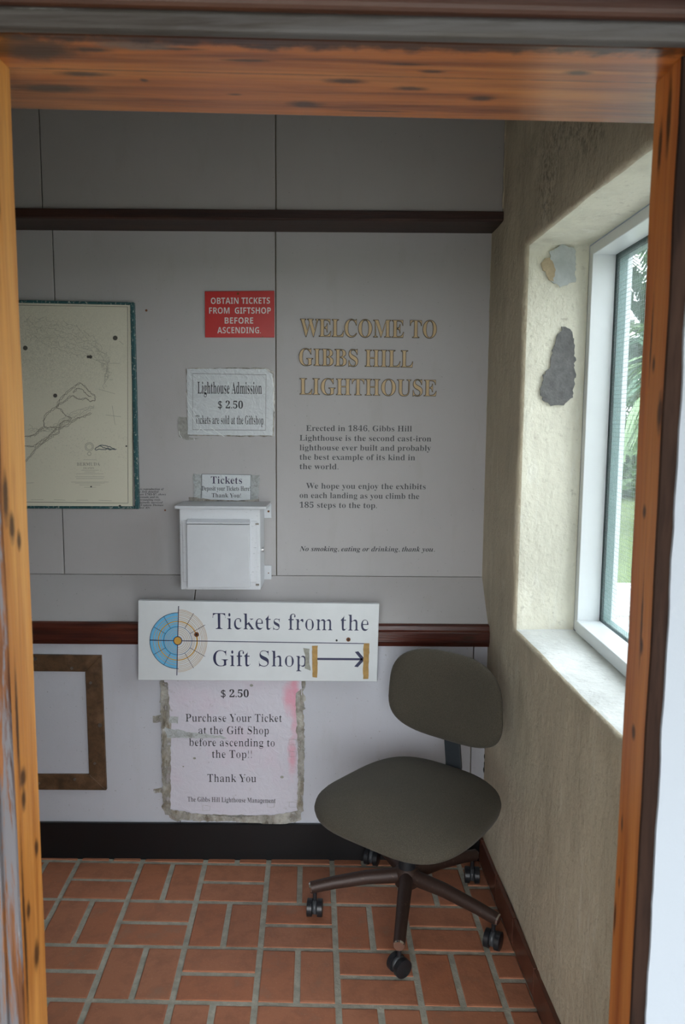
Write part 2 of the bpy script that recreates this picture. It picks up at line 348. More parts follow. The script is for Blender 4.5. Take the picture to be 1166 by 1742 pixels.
MAT['lawn'] = simple('outdoor_lawn', (.13, .19, .06), .9, .3, 3, .02, 60)
MAT['outpave'] = simple('outdoor_paver', (.42, .33, .29), .8, .25, 9)
MAT['outjoint'] = simple('outdoor_paver_joint', (.30, .29, .27), .9, .1)
MAT['curb'] = simple('outdoor_white_wall', (.80, .80, .80), .7, .05)
MAT['leaf_a'] = simple('pale_palm_leaf', (.20, .33, .15), .5, .25, 5)
MAT['leaf_b'] = simple('dark_palm_leaf', (.065, .15, .085), .5, .3, 5)
MAT['leaf_c'] = simple('shrub_leaf', (.10, .20, .065), .55, .35, 6)
MAT['bark'] = simple('palm_bark', (.20, .16, .11), .9, .3, 12, .01, 40)

# ------------------------------------------------------------------ lettering
def serif(s, it=False):
    o = ''
    for ch in s:
        if 'A' <= ch <= 'Z': o += chr((0x1D468 if it else 0x1D400) + ord(ch) - 65)
        elif 'a' <= ch <= 'z': o += chr((0x1D482 if it else 0x1D41A) + ord(ch) - 97)
        elif '0' <= ch <= '9': o += chr(0x1D7CE + ord(ch) - 48)
        else: o += ch
    return o
def sansb(s):
    return ''.join(chr(0x1D5D4 + ord(ch) - 65) if 'A' <= ch <= 'Z' else ch for ch in s)
def glyph_bm(body, res=2):
    cu = bpy.data.curves.new('t', 'FONT'); cu.body = body; cu.size = 1; cu.resolution_u = res; cu.fill_mode = 'FRONT'
    o = bpy.data.objects.new('t', cu); COL.objects.link(o); bpy.context.view_layer.update()
    me = bpy.data.meshes.new_from_object(o.evaluated_get(bpy.context.evaluated_depsgraph_get()))
    bm = bmesh.new(); bm.from_mesh(me); bpy.data.objects.remove(o); bpy.data.curves.remove(cu); bpy.data.meshes.remove(me)
    bmesh.ops.remove_doubles(bm, verts=bm.verts[:], dist=1e-5)
    for f in bm.faces:
        if f.normal.z < 0: f.normal_flip()
    return bm
def weight(bm, dx, dy):
    """move the outlines outward (+) or inward (-), in units of the type size"""
    acc = {}
    for e in bm.edges:
        if len(e.link_faces) != 1: continue
        l = e.link_loops[0]; a, b = l.vert, l.link_loop_next.vert
        d = (b.co - a.co); n = Vector((d.y, -d.x, 0))
        if n.length < 1e-9: continue
        n.normalize()
        for v in (a, b): acc[v] = acc.get(v, Vector()) + n
    for v, n in acc.items():
        if n.length > 1e-6: n.normalize(); v.co.x += n.x * dx; v.co.y += n.y * dy
_cap = {}
def capheight(fn):
    if fn not in _cap:
        bm = glyph_bm(fn('H')); _cap[fn] = max(v.co.y for v in bm.verts); bm.free()
    return _cap[fn]
serif_it = lambda s: serif(s, True)
def text_bm(bm, s, xl, xr, yl, yr, cap, Y, fn=serif, dx=0, dy=0, res=2):
    """one line of lettering on the plane Y; ends of its baseline and its cap height are in photo pixels"""
    t = glyph_bm(fn(s), res)
    if dx or dy: weight(t, dx, dy)
    x0 = min(v.co.x for v in t.verts); x1 = max(v.co.x for v in t.verts)
    A = atY(xl, yl, Y); B = atY(xr, yr, Y); up = atY(xl, yl - cap, Y) - A; k = up.length / capheight(fn)
    mp = {}
    for v in t.verts:
        p = A + (B - A) * ((v.co.x - x0) / (x1 - x0)); p.z += v.co.y * k; mp[v] = bm.verts.new(p)
    for f in t.faces:
        try: bm.faces.new([mp[l.vert] for l in f.loops])
        except ValueError: pass
    t.free()
def lettering(name, lines, Y, mat, parent=None, fn=serif, dx=0, dy=0, res=2):
    bm = bmesh.new()
    for ln in lines: text_bm(bm, *ln[:6], Y, fn, *(ln[6] if len(ln) > 6 else (dx, dy)), res)
    o = from_bm(name, bm, mat, parent)
    if parent: o['kind'] = 'stuff'
    return o
def ribbon_bm(bm, pts, Y, w, closed=False):
    """a printed line through photo pixels, w metres wide, flat on the plane Y"""
    P = [atY(x, y, Y) for x, y in pts]; n = len(P); rows = []
    for i in range(n):
        a = P[(i - 1) % n] if (i or closed) else P[0]; b = P[(i + 1) % n] if (i < n - 1 or closed) else P[-1]
        t = (b - a)
        if t.length < 1e-9: t = Vector((1, 0, 0))
        t.normalize(); q = Vector((-t.z, 0, t.x)) * w / 2; rows.append((bm.verts.new(P[i] - q), bm.verts.new(P[i] + q)))
    for i in range(n if closed else n - 1):
        a, b = rows[i], rows[(i + 1) % n]; bm.faces.new((a[0], b[0], b[1], a[1]))
def ribbons(name, lists, Y, w, mat, parent=None, closed=False):
    bm = bmesh.new()
    for l in lists: ribbon_bm(bm, l, Y, w, closed)
    return from_bm(name, bm, mat, parent)

# ================================================================== ROOM SHELL
D = 2.65; YB = 2.50; YW = 2.54            # mid wall, bulkhead, wainscot
def wallX(y): return .49 + .045 * (2.5 - y)
XL = -1.9; XR = .80; ZC = 2.55; Y0 = .97; Y1 = 1.18

# ---- floor with basket-weave pavers
floor = box('floor', (XL, Y0 + .02, -.06), (.60, D + .02, -.0035), MAT['grout']); floor['kind'] = 'structure'
O2 = Vector((-.451, 2.288)); E1 = Vector((.2162, -.0045)); E2 = Vector((.0085, -.2120))
def clip(poly, n, d):     # keep n.p <= d
    out = []
    for i in range(len(poly)):
        a, b = poly[i], poly[(i + 1) % len(poly)]; da, db = n.dot(a) - d, n.dot(b) - d
        if da <= 0: out.append(a)
        if (da < 0) != (db < 0) and abs(da - db) > 1e-9: out.append(a + (b - a) * (da / (da - db)))
    return out
def paver_mesh(poly, z0=-.012, z1=0.0, ins=.0035):
    c = sum(poly, Vector((0, 0))) / len(poly); me = bpy.data.meshes.new('brick'); n = len(poly)
    inner = [p + (c - p).normalized() * ins * 1.5 for p in poly]
    v = [(p.x - c.x, p.y - c.y, z0) for p in poly] + [(p.x - c.x, p.y - c.y, z1 - .0010) for p in poly] + [(p.x - c.x, p.y - c.y, z1) for p in inner]
    f = [(i, (i + 1) % n, n + (i + 1) % n, n + i) for i in range(n)] + [(n + i, n + (i + 1) % n, 2 * n + (i + 1) % n, 2 * n + i) for i in range(n)] + [tuple(range(2 * n, 3 * n))]
    me.from_pydata(v, [], f); me.materials.append(MAT['paver']); return me, c
full = {}
nW = Vector((1, .045)).normalized(); dW = nW.dot(Vector((wallX(2.5) - .012, 2.5)))
for i in range(-8, 6):
    for j in range(-3, 8):
        hz = (i + 2 + j + 1) % 2 == 0
        for k in range(2):
            g_ = .040
            if hz: u0, u1, v0, v1 = g_, 1 - g_, k * .5 + g_, (k + 1) * .5 - g_
            else: u0, u1, v0, v1 = k * .5 + g_, (k + 1) * .5 - g_, g_, 1 - g_
            q = [O2 + E1 * (i + u) + E2 * (j + v) for u, v in ((u0, v1), (u1, v1), (u1, v0), (u0, v0))]
            p = clip(q, nW, dW); p = clip(p, Vector((0, 1)), YW - .012) if len(p) > 2 else p
            p = clip(p, Vector((0, -1)), -(Y1 + .01)) if len(p) > 2 else p
            p = clip(p, Vector((-1, 0)), 1.87) if len(p) > 2 else p
            if len(p) < 3: continue
            ar = abs(sum(p[a].x * p[(a + 1) % len(p)].y - p[(a + 1) % len(p)].x * p[a].y for a in range(len(p)))) / 2
            if ar < 6e-4: continue
            if p == q:
                if hz not in full: full[hz] = paver_mesh(q)[0]
                me = full[hz]; c = sum(q, Vector((0, 0))) / 4
            else: me, c = paver_mesh(p)
            b = bpy.data.objects.new('brick', me); COL.objects.link(b); b.parent = floor
            b.location = (c.x, c.y, random.uniform(-.0012, .0012)); b.rotation_euler = (random.uniform(-.004, .004), random.uniform(-.004, .004), random.uniform(-.006, .006))
box('threshold', (-.46, .97, -.05), (.43, Y1 + .008, .012), MAT['weathered_h'], floor, .004)

# ---- back wall: joint-coloured core and its panels
wall_back = box('wall_back', (XL, D + .012, -.05), (XR, D + .10, ZC), MAT['joint']); wall_back['kind'] = 'structure'
prism('bulkhead_core', [(XL, YB + .012, 2.14), (XL, D + .02, 2.14), (XL, D + .02, ZC), (XL, YB + .012, ZC)], (wallX(2.5) - XL, 0, 0), MAT['joint'], wall_back)
prism('wainscot_core', [(XL, YW + .012, 0), (XL, D + .02, 0), (XL, D + .02, .95), (XL, YW + .012, .81)], (wallX(2.5) - XL, 0, 0), MAT['joint'], wall_back)
g = .0018
def panel(x0, x1, z0, z1, y0, mat, x1b=None, y1=None):
    """a sheet from z0 (depth y0) to z1 (depth y1)"""
    y1 = y0 if y1 is None else y1
    prism('panel', [(x0 + g, y0, z0 + g), (x1 - g, y0, z0 + g), ((x1b or x1) - g, y1, z1 - g), (x0 + g, y1, z1 - g)], (0, .011, 0), mat, wall_back, .0008)
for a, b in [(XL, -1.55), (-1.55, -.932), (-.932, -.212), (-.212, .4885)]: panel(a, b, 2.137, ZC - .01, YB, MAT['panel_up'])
for a, b in [(XL, -1.70), (-1.70, -.958), (-.958, -.226), (-.226, .486)]: panel(a, b, .9653, 2.13, D, MAT['panel'])
panel(XL, -.50, .822, .9674, YW, MAT['panel'], None, D); panel(-.50, .494, .822, .9674, YW, MAT['panel'], .486, D)
for a, b in [(XL, -.55), (-.55, .442), (.442, .492)]: panel(a, b, .10, .76, YW, MAT['panel_low'])
# thin seal of plaster where the panels meet the side wall, ragged
def caulk(p0, p1, w, mat, name='corner_filler', parent=None, n=26, amp=.6):
    p0, p1 = Vector(p0), Vector(p1); bm = bmesh.new(); pts = []; rad = []
    for i in range(n + 1):
        t = i / n; q = p0.lerp(p1, t); pts.append(q + Vector((noise.noise(q * 30) * w * amp, 0, 0))); r = w * (1 + amp * noise.noise(q * 55 + Vector((3, 1, 7)))); rad.append(max(r, w * .2))
    tube_bm(bm, pts, rad, 6); return from_bm(name, bm, mat, parent, True)
caulk((.488, D - .002, .97), (.487, D - .002, 2.115), .0045, MAT['cream_caulk'], parent=wall_back)
caulk((.489, YB - .002, 2.15), (.489, YB - .002, 2.5), .003, MAT['cream_caulk'], parent=wall_back)
caulk((.492, YW, .84), (.488, D - .004, .97), .004, MAT['cream_caulk'], parent=wall_back, n=8)
caulk((.493, YW - .001, .28), (.492, YW - .001, .50), .006, MAT['black'], 'dark_corner_gap', wall_back, 30, 1.0)
disc_px('screw_hole', (249, 528), 2.0, D - .001, MAT['rust'], wall_back)
disc_px('screw_hole', (281, 868), 1.5, D - .001, MAT['rust'], wall_back)
disc_px('screw_hole', (186, 1055), 2.0, D - .06, MAT['rust'], wall_back)

# ---- trims and bases
t1 = prism('trim_1', [(XL, YB - .012, 2.140), (XL, YB - .012, 2.114), (XL, YB - .004, 2.111), (XL, D - .002, 2.111), (XL, D - .002, 2.136)], (.4885 - XL, 0, 0), MAT['cornice'], None, .0015)
t1['kind'] = 'structure'
prof = [(YW - .004, .831), (YW - .017, .826), (YW - .021, .812), (YW - .026, .806), (YW - .026, .772), (YW - .022, .769), (YW - .019, .757), (YW - .002, .755)]
t2 = prism('trim_2', [(XL, y, z) for y, z in reversed(prof)], (.492 - XL, 0, 0), MAT['rail'], None, .0012); t2['kind'] = 'structure'
bb = box('baseboard_back', (XL, YW - .014, -.005), (.484, YW - .002, .127), MAT['black'], None, .002); bb['kind'] = 'structure'
sb = empty('baseboard_right', (wallX(2) - .006, 2.0, 0), kind='structure')
y = 2.525; first = True
while y > 1.22:
    L = .209 if not first else .02; first = False; y2 = max(y - L, 1.2)
    prism('tile', [(wallX(y) - .012, y, .001), (wallX(y2) - .012, y2 + .004, .001), (wallX(y2) - .012, y2 + .004, .086), (wallX(y) - .012, y, .086)], (.0115, 0, 0), MAT['basetile'], sb, .002, 2)
    y = y2
prism('tile_grout', [(wallX(2.52) - .009, 2.52, 0), (wallX(1.2) - .009, 1.2, 0), (wallX(1.2) - .009, 1.2, .082), (wallX(2.52) - .009, 2.52, .082)], (.0085, 0, 0), MAT['grout'], sb)

# ---- right wall: plastered, with a deep window opening
WY0, WY1, WZ0, WZ1 = 1.31, 2.235, .895, 1.985; XF = .68
bm = bmesh.new()
def frange(cuts, step):
    out = []
    for a, b in zip(cuts, cuts[1:]):
        n = max(1, round((b - a) / step)); out += [a + (b - a) * i / n for i in range(n)]
    return out + [cuts[-1]]
ys = frange([1.185, WY0, WY1, 2.66], .03); zs = frange([-.01, WZ0, WZ1, ZC + .01], .03); xs = frange([0, 1], .17)
def quadgrid(P, A, B, skip=None, mi=0):
    v = [[bm.verts.new(P(a, b)) for b in B] for a in A]
    for i in range(len(A) - 1):
        for j in range(len(B) - 1):
            if skip and skip((A[i] + A[i + 1]) / 2, (B[j] + B[j + 1]) / 2): continue
            f = bm.faces.new((v[i][j], v[i + 1][j], v[i + 1][j + 1], v[i][j + 1])); f.material_index = mi
quadgrid(lambda y, z: (wallX(y), y, z), ys, zs, lambda y, z: WY0 < y < WY1 and WZ0 < z < WZ1, 0)
us = [i / 6 for i in range(7)]
wy = [y for y in ys if WY0 - 1e-6 <= y <= WY1 + 1e-6]; wz = [z for z in zs if WZ0 - 1e-6 <= z <= WZ1 + 1e-6]
lx = lambda y, u: wallX(y) + (XF - wallX(y)) * u
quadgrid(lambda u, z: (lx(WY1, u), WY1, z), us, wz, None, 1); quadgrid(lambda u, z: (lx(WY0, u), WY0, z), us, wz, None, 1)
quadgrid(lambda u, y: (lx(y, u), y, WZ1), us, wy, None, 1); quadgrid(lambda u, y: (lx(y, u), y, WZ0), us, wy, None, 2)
bmesh.ops.remove_doubles(bm, verts=bm.verts[:], dist=1e-5)
bmesh.ops.recalc_face_normals(bm, faces=bm.faces[:])
sharp = [e for e in bm.edges if len(e.link_faces) == 2 and e.calc_face_angle(0) > 1 and all(abs(v.co.x - wallX(v.co.y)) < 1e-4 for v in e.verts)]
bmesh.ops.bevel(bm, geom=sharp, offset=.011, segments=3, affect='EDGES', profile=.5)
bm.normal_update()
if sum(f.normal.x for f in bm.faces if f.material_index == 0) > 0: bmesh.ops.reverse_faces(bm, faces=bm.faces[:])
bm.normal_update()
mv = {v: v.normal * (.007 * noise.noise(v.co * 3.1) + .0032 * noise.noise(v.co * 11) + .0016 * noise.noise(v.co * 34)) for v in bm.verts if v.co.x < XF - .01 and v.co.y < 2.48}
for v, d in mv.items(): v.co += d
wall_right = from_bm('wall_right', bm, None, None, True)
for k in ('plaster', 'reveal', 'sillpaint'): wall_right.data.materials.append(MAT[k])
wall_right['kind'] = 'structure'
# outer mass of the wall, so no light leaks through
for lo, hi in [((.62, 1.185, -.05), (XR, 2.9, WZ0 - .03)), ((.62, 1.185, WZ1 + .04), (XR, 2.9, ZC + .1)), ((.62, WY1 + .03, WZ0 - .03), (XR, 2.9, WZ1 + .04)), ((.62, 1.185, WZ0 - .03), (XR, WY0 - .03, WZ1 + .04))]:
    box('outer_masonry', lo, hi, MAT['extwhite'], wall_right)
# flaked patches on the far side of the opening
def patch(name, px, Y, mat, parent, seed=0, amp=2.2, th=.003):
    pts = []; n = len(px)
    for i in range(n):
        a, b = Vector(px[i]), Vector(px[(i + 1) % n]); k = max(2, int((b - a).length / 4))
        for j in range(k):
            q = a.lerp(b, j / k); w = Vector((noise.noise(Vector((q.x * .21, q.y * .21, seed))), noise.noise(Vector((q.x * .21, q.y * .21, seed + 9)))))
            jr = random.Random(int(q.x * 31 + q.y * 77) + seed)
            pts.append((min(q.x + w.x * amp + jr.uniform(-1.1, 1.1), 981), q.y + w.y * amp + jr.uniform(-1.3, 1.3)))
    return slab(name, pts, Y, th, mat, parent)
YP = WY1 - .0052
patch('plaster_flake', [(934, 428), (946, 424), (953, 417), (968, 419), (980, 424), (980, 479), (966, 484), (954, 487), (943, 482), (934, 472), (940, 464), (941, 452), (932, 444), (938, 436)], YP, MAT['oldblue'], wall_right, 1)
patch('plaster_flake', [(921, 447), (927, 440), (936, 438), (943, 450), (946, 462), (942, 478), (934, 476), (931, 466), (924, 460)], YP - .001, MAT['oldtan'], wall_right, 2)
patch('plaster_flake', [(962, 554), (971, 560), (976, 574), (979, 600), (979, 640), (974, 676), (962, 686), (952, 690), (938, 688), (925, 682), (919, 662), (926, 640), (936, 626), (940, 600), (946, 580), (950, 568)], YP - .0008, MAT['cement'], wall_right, 3, 4)

# ---- window
win = empty('window_1', (.75, (WY0 + WY1) / 2, WZ0), kind='structure')
fx0, fx1 = XF, .745; st = .028
A, B, C_, Dz = WY0 + .002, WY1 - .002, WZ0 + .002, WZ1 - .002
box('frame_stile', (fx0, B - st, C_), (fx1, B, Dz), MAT['window_white'], win, .0015); box('frame_stile', (fx0, A, C_), (fx1, A + st, Dz), MAT['window_white'], win, .0015)
box('frame_head', (fx0, A + st, Dz - st), (fx1, B - st, Dz), MAT['window_white'], win, .0015); box('frame_sill', (fx0 - .004, A + st, C_), (fx1, B - st, C_ + .034), MAT['window_white'], win, .0015)
tx1 = .772; e = .004
box('shutter_stile', (fx1 + .006, B - st - e - .012, C_ + .02), (tx1, B - .002, Dz), MAT['teal'], win); box('shutter_stile', (fx1 + .006, A, C_ + .02), (tx1, A + st + .012, Dz), MAT['teal'], win)
box('shutter_rail', (fx1 + .006, A + st + .012, Dz - st - .014), (tx1, B - st - .016, Dz), MAT['teal'], win); box('shutter_rail', (fx1 + .006, A + st + .012, C_ + .0), (tx1, B - st - .016, C_ + .040), MAT['teal'], win)
box('outer_casing', (tx1 + .001, B - .030, C_), (.790, B + .028, Dz + .02), MAT['window_white'], win); box('outer_casing', (tx1 + .001, A - .02, C_), (.790, A + .03, Dz + .02), MAT['window_white'], win)
box('outer_casing', (tx1 + .001, A + .03, Dz - .03), (.790, B - .030, Dz + .02), MAT['window_white'], win); box('outer_sill', (tx1 + .001, A, C_ - .02), (.84, B, C_ + .03), MAT['window_white'], win)
box('pane', (fx1 + .004, A + st - .002, C_ + .03), (fx1 + .0055, B - st + .002, Dz - st + .002), MAT['glass'], win)
bm = bmesh.new(); sp_ = .0115; w = .00035; X = fx1 + .0015
yy = A + st
while yy < B - st: box_bm(bm, (X - w, yy - w, C_ + .03), (X + w, yy + w, Dz - st)); yy += sp_
zz = C_ + .034
while zz < Dz - st: box_bm(bm, (X - w * .5, A + st, zz - w), (X + w * 1.5, B - st, zz + w)); zz += sp_
wm = from_bm('wire_mesh', bm, MAT['wire'], win); wm['kind'] = 'stuff'

# ---- ceiling, left wall, front wall round the doorway
ce = box('ceiling', (XL - .1, Y1 - .005, ZC), (XR, 2.9, ZC + .1), MAT['ceiling']); ce['kind'] = 'structure'
wl = box('wall_left', (XL - .1, Y0, -.05), (XL, 2.9, ZC), MAT['interior']); wl['kind'] = 'structure'
JX0, JX1, SZ = -.427, .395, 1.94
wf = empty('wall_front', (0, Y0, 0), kind='structure')
for lo, hi in [((.50, Y0, -.05), (XR, Y1, ZC + .1)), ((XL - .1, Y0, -.05), (-.55, Y1, ZC + .1)), ((-.55, Y0, SZ + .05), (.50, Y1, ZC + .1))]:
    box('masonry', lo, hi, MAT['extwhite'], wf)
def ragged(name, outline, y0, th, mat, parent):
    return prism(name, outline, (0, th, 0), mat, parent, .002)
# white render that meets the frame on the right: rough edge, stepping back near the top
edge = []
zq = -.05
while zq < 1.69:
    edge.append((.4125 + .0022 * noise.noise(Vector((0, 3, zq * 14))) + .001 * noise.noise(Vector((0, 7, zq * 60))), .962, zq)); zq += .02
edge += [(.4135, .962, 1.655), (.434, .962, 1.668), (.45, .962, 1.72), (.452, .962, SZ + .02)]
edge = [p for p in edge if p[2] < 1.655 or p[0] >= .4130]
edge = sorted(edge, key=lambda p: p[2])
prism('white_render', list(reversed(edge)) + [(.424, .962, -.08), (XR, .962, -.08), (XR, .962, SZ + .02)], (0, .012, 0), MAT['extwhite'], wf)

# ---- doorway timber
dr = empty('door_1', (0, 1.0, 0), kind='structure')
bm = bmesh.new()
def jamb(x_in, sgn, name, mat, matedge):
    bm = bmesh.new(); zz = [-.02 + i * .049 for i in range(41)]; zz[-1] = SZ; rows = []
    for z in zz:
        n1 = .0016 * noise.noise(Vector((sgn * 5, 0, z * 7))); n2 = .0022 * noise.noise(Vector((sgn * 9, 2, z * 9)))
        # cross-section: back outer, back inner, front inner (eased), front outer
        q = [(x_in + sgn * .07, 1.05), (x_in + n1 * .7, 1.05), (x_in + n1 * .6, 1.0), (x_in + n1, .975 + n2), (x_in + sgn * .0015 + n1, .9715 + n2), (x_in + sgn * .02, .966), (x_in + sgn * .07, .966)]
        rows.append([bm.verts.new((x, y, z)) for x, y in q])
    for r0, r1 in zip(rows, rows[1:]):
        for k in range(7):
            f = bm.faces.new((r0[k], r0[(k + 1) % 7], r1[(k + 1) % 7], r1[k])); f.material_index = 1 if k in (3, 4, 5) else 0
    bm.faces.new(rows[0]); bm.faces.new(rows[-1][::-1]); bmesh.ops.recalc_face_normals(bm, faces=bm.faces[:])
    o = from_bm(name, bm, mat, dr, True); o.data.set_sharp_from_angle(angle=.25); o.data.materials.append(matedge); return o
jamb(JX0, -1, 'left_jamb', MAT['jamb_l'], MAT['weathered'])
jamb(JX1, 1, 'right_jamb', MAT['jamb_r'], MAT['darkedge'])
# left casing outside: two stepped weathered boards
prism('left_casing', [(-.60, .958, -.02), (JX0 - .020, .958, -.02), (JX0 - .016, .958, 1.0), (JX0 - .019, .958, SZ), (-.60, .958, SZ)], (0, .0085, 0), MAT['weathered'], dr, .003, 2)
# head: soffit board and the two strips above it
box('head_soffit', (-.56, .955, SZ), (.51, 1.182, SZ + .035), MAT['soffit'], dr, .003, 2)
box('head_casing', (-.65, .938, SZ - .001), (.56, .9545, SZ + .030), MAT['weathered_h'], dr, .004, 2)
box('head_cap', (-.70, .920, SZ + .017), (.62, .937, SZ + .11), MAT['darkred'], dr, .008, 3)
box('head_fillet', (-.70, .905, SZ + .034), (.62, .919, SZ + .085), MAT['weathered_h'], dr, .003, 2)
for o_ in dr.children:
    if o_.name.startswith('head_'):
        for v in o_.data.vertices: v.co.z -= .0125 * (v.co.x + .43) / .82
for s_, x in ((-1, -.55), (1, .50)):
    lo, hi = sorted((x, x - s_ * -.02)); box('inner_lining', (min(x, x + s_ * .01), 1.052, -.02), (max(x, x + s_ * .01), Y1, SZ), MAT['interior'], dr)

# ================================================================== THINGS ON THE WALL
# ---- chart
YM = D - .018
ch = empty('framed_chart', atY(100, 867, D), 'large faded island chart in a speckled teal frame, left of the red sign', 'map')
xl = atY(100, 600, YM).x - .42
def wpt(px, py, Y): return atY(px, py, Y)
TR_, BR_ = atY(228, 514, YM), atY(229, 866, YM); TLz, BLz = TR_.z + .008, BR_.z - .002
prism('sheet', [(xl + .008, YM + .004, BLz + .01), (BR_.x - .008, YM + .004, BR_.z + .008), (TR_.x - .008, YM + .004, TR_.z - .008), (xl + .008, YM + .004, TLz - .01)], (0, .008, 0), MAT['chart'], ch)
prism('frame_border', [(TR_.x - .013, YM - .001, BR_.z), (TR_.x, YM - .001, BR_.z), (TR_.x, YM - .001, TR_.z), (TR_.x - .013, YM - .001, TR_.z)], (0, .019, 0), MAT['tealframe'], ch, .002)
prism('frame_border', [(xl, YM, TLz - .009), (TR_.x - .013, YM, TR_.z - .009), (TR_.x - .013, YM, TR_.z), (xl, YM, TLz)], (0, .018, 0), MAT['tealframe'], ch, .002)
prism('frame_border', [(xl, YM, BLz), (TR_.x - .013, YM, BR_.z), (TR_.x - .013, YM, BR_.z + .009), (xl, YM, BLz + .009)], (0, .018, 0), MAT['tealframe'], ch, .002)
prism('frame_border', [(xl, YM, BLz + .009), (xl + .012, YM, BLz + .009), (xl + .012, YM, TLz - .009), (xl, YM, TLz - .009)], (0, .018, 0), MAT['tealframe'], ch, .002)
YP2 = YM + .0034
ribbons('margin_line', [[(-60, 517.5), (217, 522), (218, 856), (-60, 853)]], YP2, .0022, MAT['chartline'], ch)
def wig(pts, amp=1.3, step=2.2, seed=0):
    out = []
    for a, b in zip(pts, pts[1:]):
        a, b = Vector(a), Vector(b); k = max(1, int((b - a).length / step))
        for i in range(k):
            q = a.lerp(b, i / k); out.append((q.x + amp * noise.noise(Vector((q.x * .35, q.y * .35, seed))) * 2, q.y + amp * noise.noise(Vector((q.x * .35, q.y * .35, seed + 5))) * 2))
    return out + [tuple(pts[-1])]
cr = lambda L: [(30 + x * .218, 500 + y * .218) for x, y in L]        # coordinates read off an enlargement
coast = [cr([(0, 1125), (60, 1110), (130, 1100), (170, 1060), (205, 1035), (200, 990), (215, 940), (260, 905), (300, 880), (310, 850), (335, 810), (400, 750), (460, 705), (485, 690), (520, 720), (560, 765), (600, 790), (600, 830), (560, 835), (530, 810), (500, 820), (460, 815), (430, 790), (400, 800), (370, 830), (320, 860), (300, 885)]),
         cr([(300, 885), (340, 900), (350, 930), (380, 950), (415, 965), (400, 985), (360, 985), (340, 1010), (320, 1040), (240, 1040), (205, 1035)]),
         cr([(320, 1050), (370, 1030), (420, 995), (470, 965), (500, 960), (540, 940), (570, 925)]),
         cr([(320, 1050), (320, 1080), (260, 1110), (220, 1140), (180, 1170), (140, 1200), (100, 1260), (60, 1300), (0, 1340)]),
         cr([(0, 1180), (80, 1185), (120, 1190), (170, 1150), (240, 1110), (300, 1050)]), cr([(430, 770), (460, 735), (500, 740), (530, 780), (570, 800)])]
ribbons('coastline', [wig(c, 1.0, 2, i) for i, c in enumerate(coast)] + [wig([(x + 1.6, y + 1.2) for x, y in c], 1.5, 2, 20 + i) for i, c in enumerate(coast)], YP2, .0014, MAT['chartline'], ch)
reef = [wig([(38 + k * 2, 540 + k * 5), (80, 545 + k * 7), (120, 552 + k * 8), (160, 575 + k * 6), (185, 610 + k * 4), (178, 632 + k * 5)], 5, 3, 40 + k) for k in range(7)]
ribbons('reef_lines', reef + [wig([(50, 725 + k * 6), (90, 735 - k * 3), (120, 715 - k * 4), (160, 695 - k * 2)], 4, 3, 60 + k) for k in range(4)], YP2, .0008, MAT['chartfaint'], ch)
bm = bmesh.new()
for a in ((152, 760, 7.2), (152, 760, 5), (152, 772, 3)): ribbon_bm(bm, [(a[0] + a[2] * math.cos(t * math.pi / 10), a[1] + a[2] * math.sin(t * math.pi / 10)) for t in range(20)], YP2, .0015, True)
for k, (w_, y_) in enumerate([(22, 782), (30, 800), (46, 806), (18, 803), (50, 811), (46, 814), (64, 820), (50, 822), (36, 825), (20, 829)]): ribbon_bm(bm, [(153 - w_ / 2, y_), (153 + w_ / 2, y_)], YP2, .0009)
for p in [[(180, 706), (206, 709)], [(191, 690), (196, 723)], [(185, 618), (204, 618)], [(168, 662), (196, 670)], [(186, 646), (192, 646)], [(203, 580), (210, 586)], [(53, 850), (74, 850)], [(92, 850), (111, 851)], [(130, 851), (150, 851)], [(168, 851), (190, 852)], [(45, 822), (58, 821)]]: ribbon_bm(bm, p, YP2, .0009)
from_bm('seal_and_notes', bm, MAT['chartfaint'], ch)['kind'] = 'stuff'
lettering('chart_title', [('BERMUDA', 131, 170, 792, 792, 5), ('ISLANDS', 142, 160, 797.5, 797.5, 2.6)], YP2, MAT['chartline'], ch, dx=-.03)
ribbons('profile_sketch', [wig([(161, 764), (172, 757), (185, 760), (198, 765), (162, 765)], 1.2, 2, 77), wig([(170, 759), (180, 762), (190, 764)], 1, 2, 78)], YP2 - .0002, .0028, simple('chart_ink_sketch', (.13, .15, .15), .6, 0), ch)
dk = simple('chart_stain', (.09, .085, .075), .7, .3, 60)
for c, r in [((196, 575), 4), ((43, 592), 4), ((94, 673), 3.4), ((154, 607), 3), ((150, 607), 2.4), ((204, 861), 2.2), ((155, 828), 1.4), ((215, 759), 1.5)]: disc_px('stain', c, r, YP2 - .0004, dk, ch, .0004)
cap = lettering('chart_caption', [(t, 233, 233 + w_, 833.5 + 4.55 * k, 833.5 + 4.55 * k, 3.2) for k, (t, w_) in enumerate([('This reproduction of', 46), ('the first detailed', 37), ('chart 1783-97, shows', 49.5), ('Bermuda and its', 37), ('surrounding reefs,', 41), ('originally surveyed', 44), ('by Captain Thomas', 45), ('Hurd, RN.', 23)])], D - .0012, MAT['ink'], None, serif_it, -.005, 0, 1)
tag(cap, 'tiny black italic caption painted on the wall right of the chart', 'lettering')

# ---- red sign
rs = empty('red_notice', atY(408, 574, D), 'red plastic notice with white capitals telling visitors to obtain tickets', 'sign')
slab('board', [(348.5, 495.5), (467, 494.5), (467, 574), (349, 574)], D - .006, .0055, MAT['red'], rs, .0008)
lettering('lettering', [('OBTAIN TICKETS', 359, 459.5, 517, 516.5, 10.5), ('FROM  GIFTSHOP', 356, 461, 533.5, 533.5, 10.5), ('BEFORE', 382.5, 431, 550.5, 550.5, 10.5), ('ASCENDING.', 370, 444, 567, 567, 10.5)], D - .0066, MAT['whiteprint'], rs, sansb, -.008, -.004)
disc_px('screw', (405, 499.5), 2, D - .0075, MAT['rust'], rs, .0015)
disc_px('screw', (447, 573), 1, D - .0075, MAT['rust'], rs, .0015)

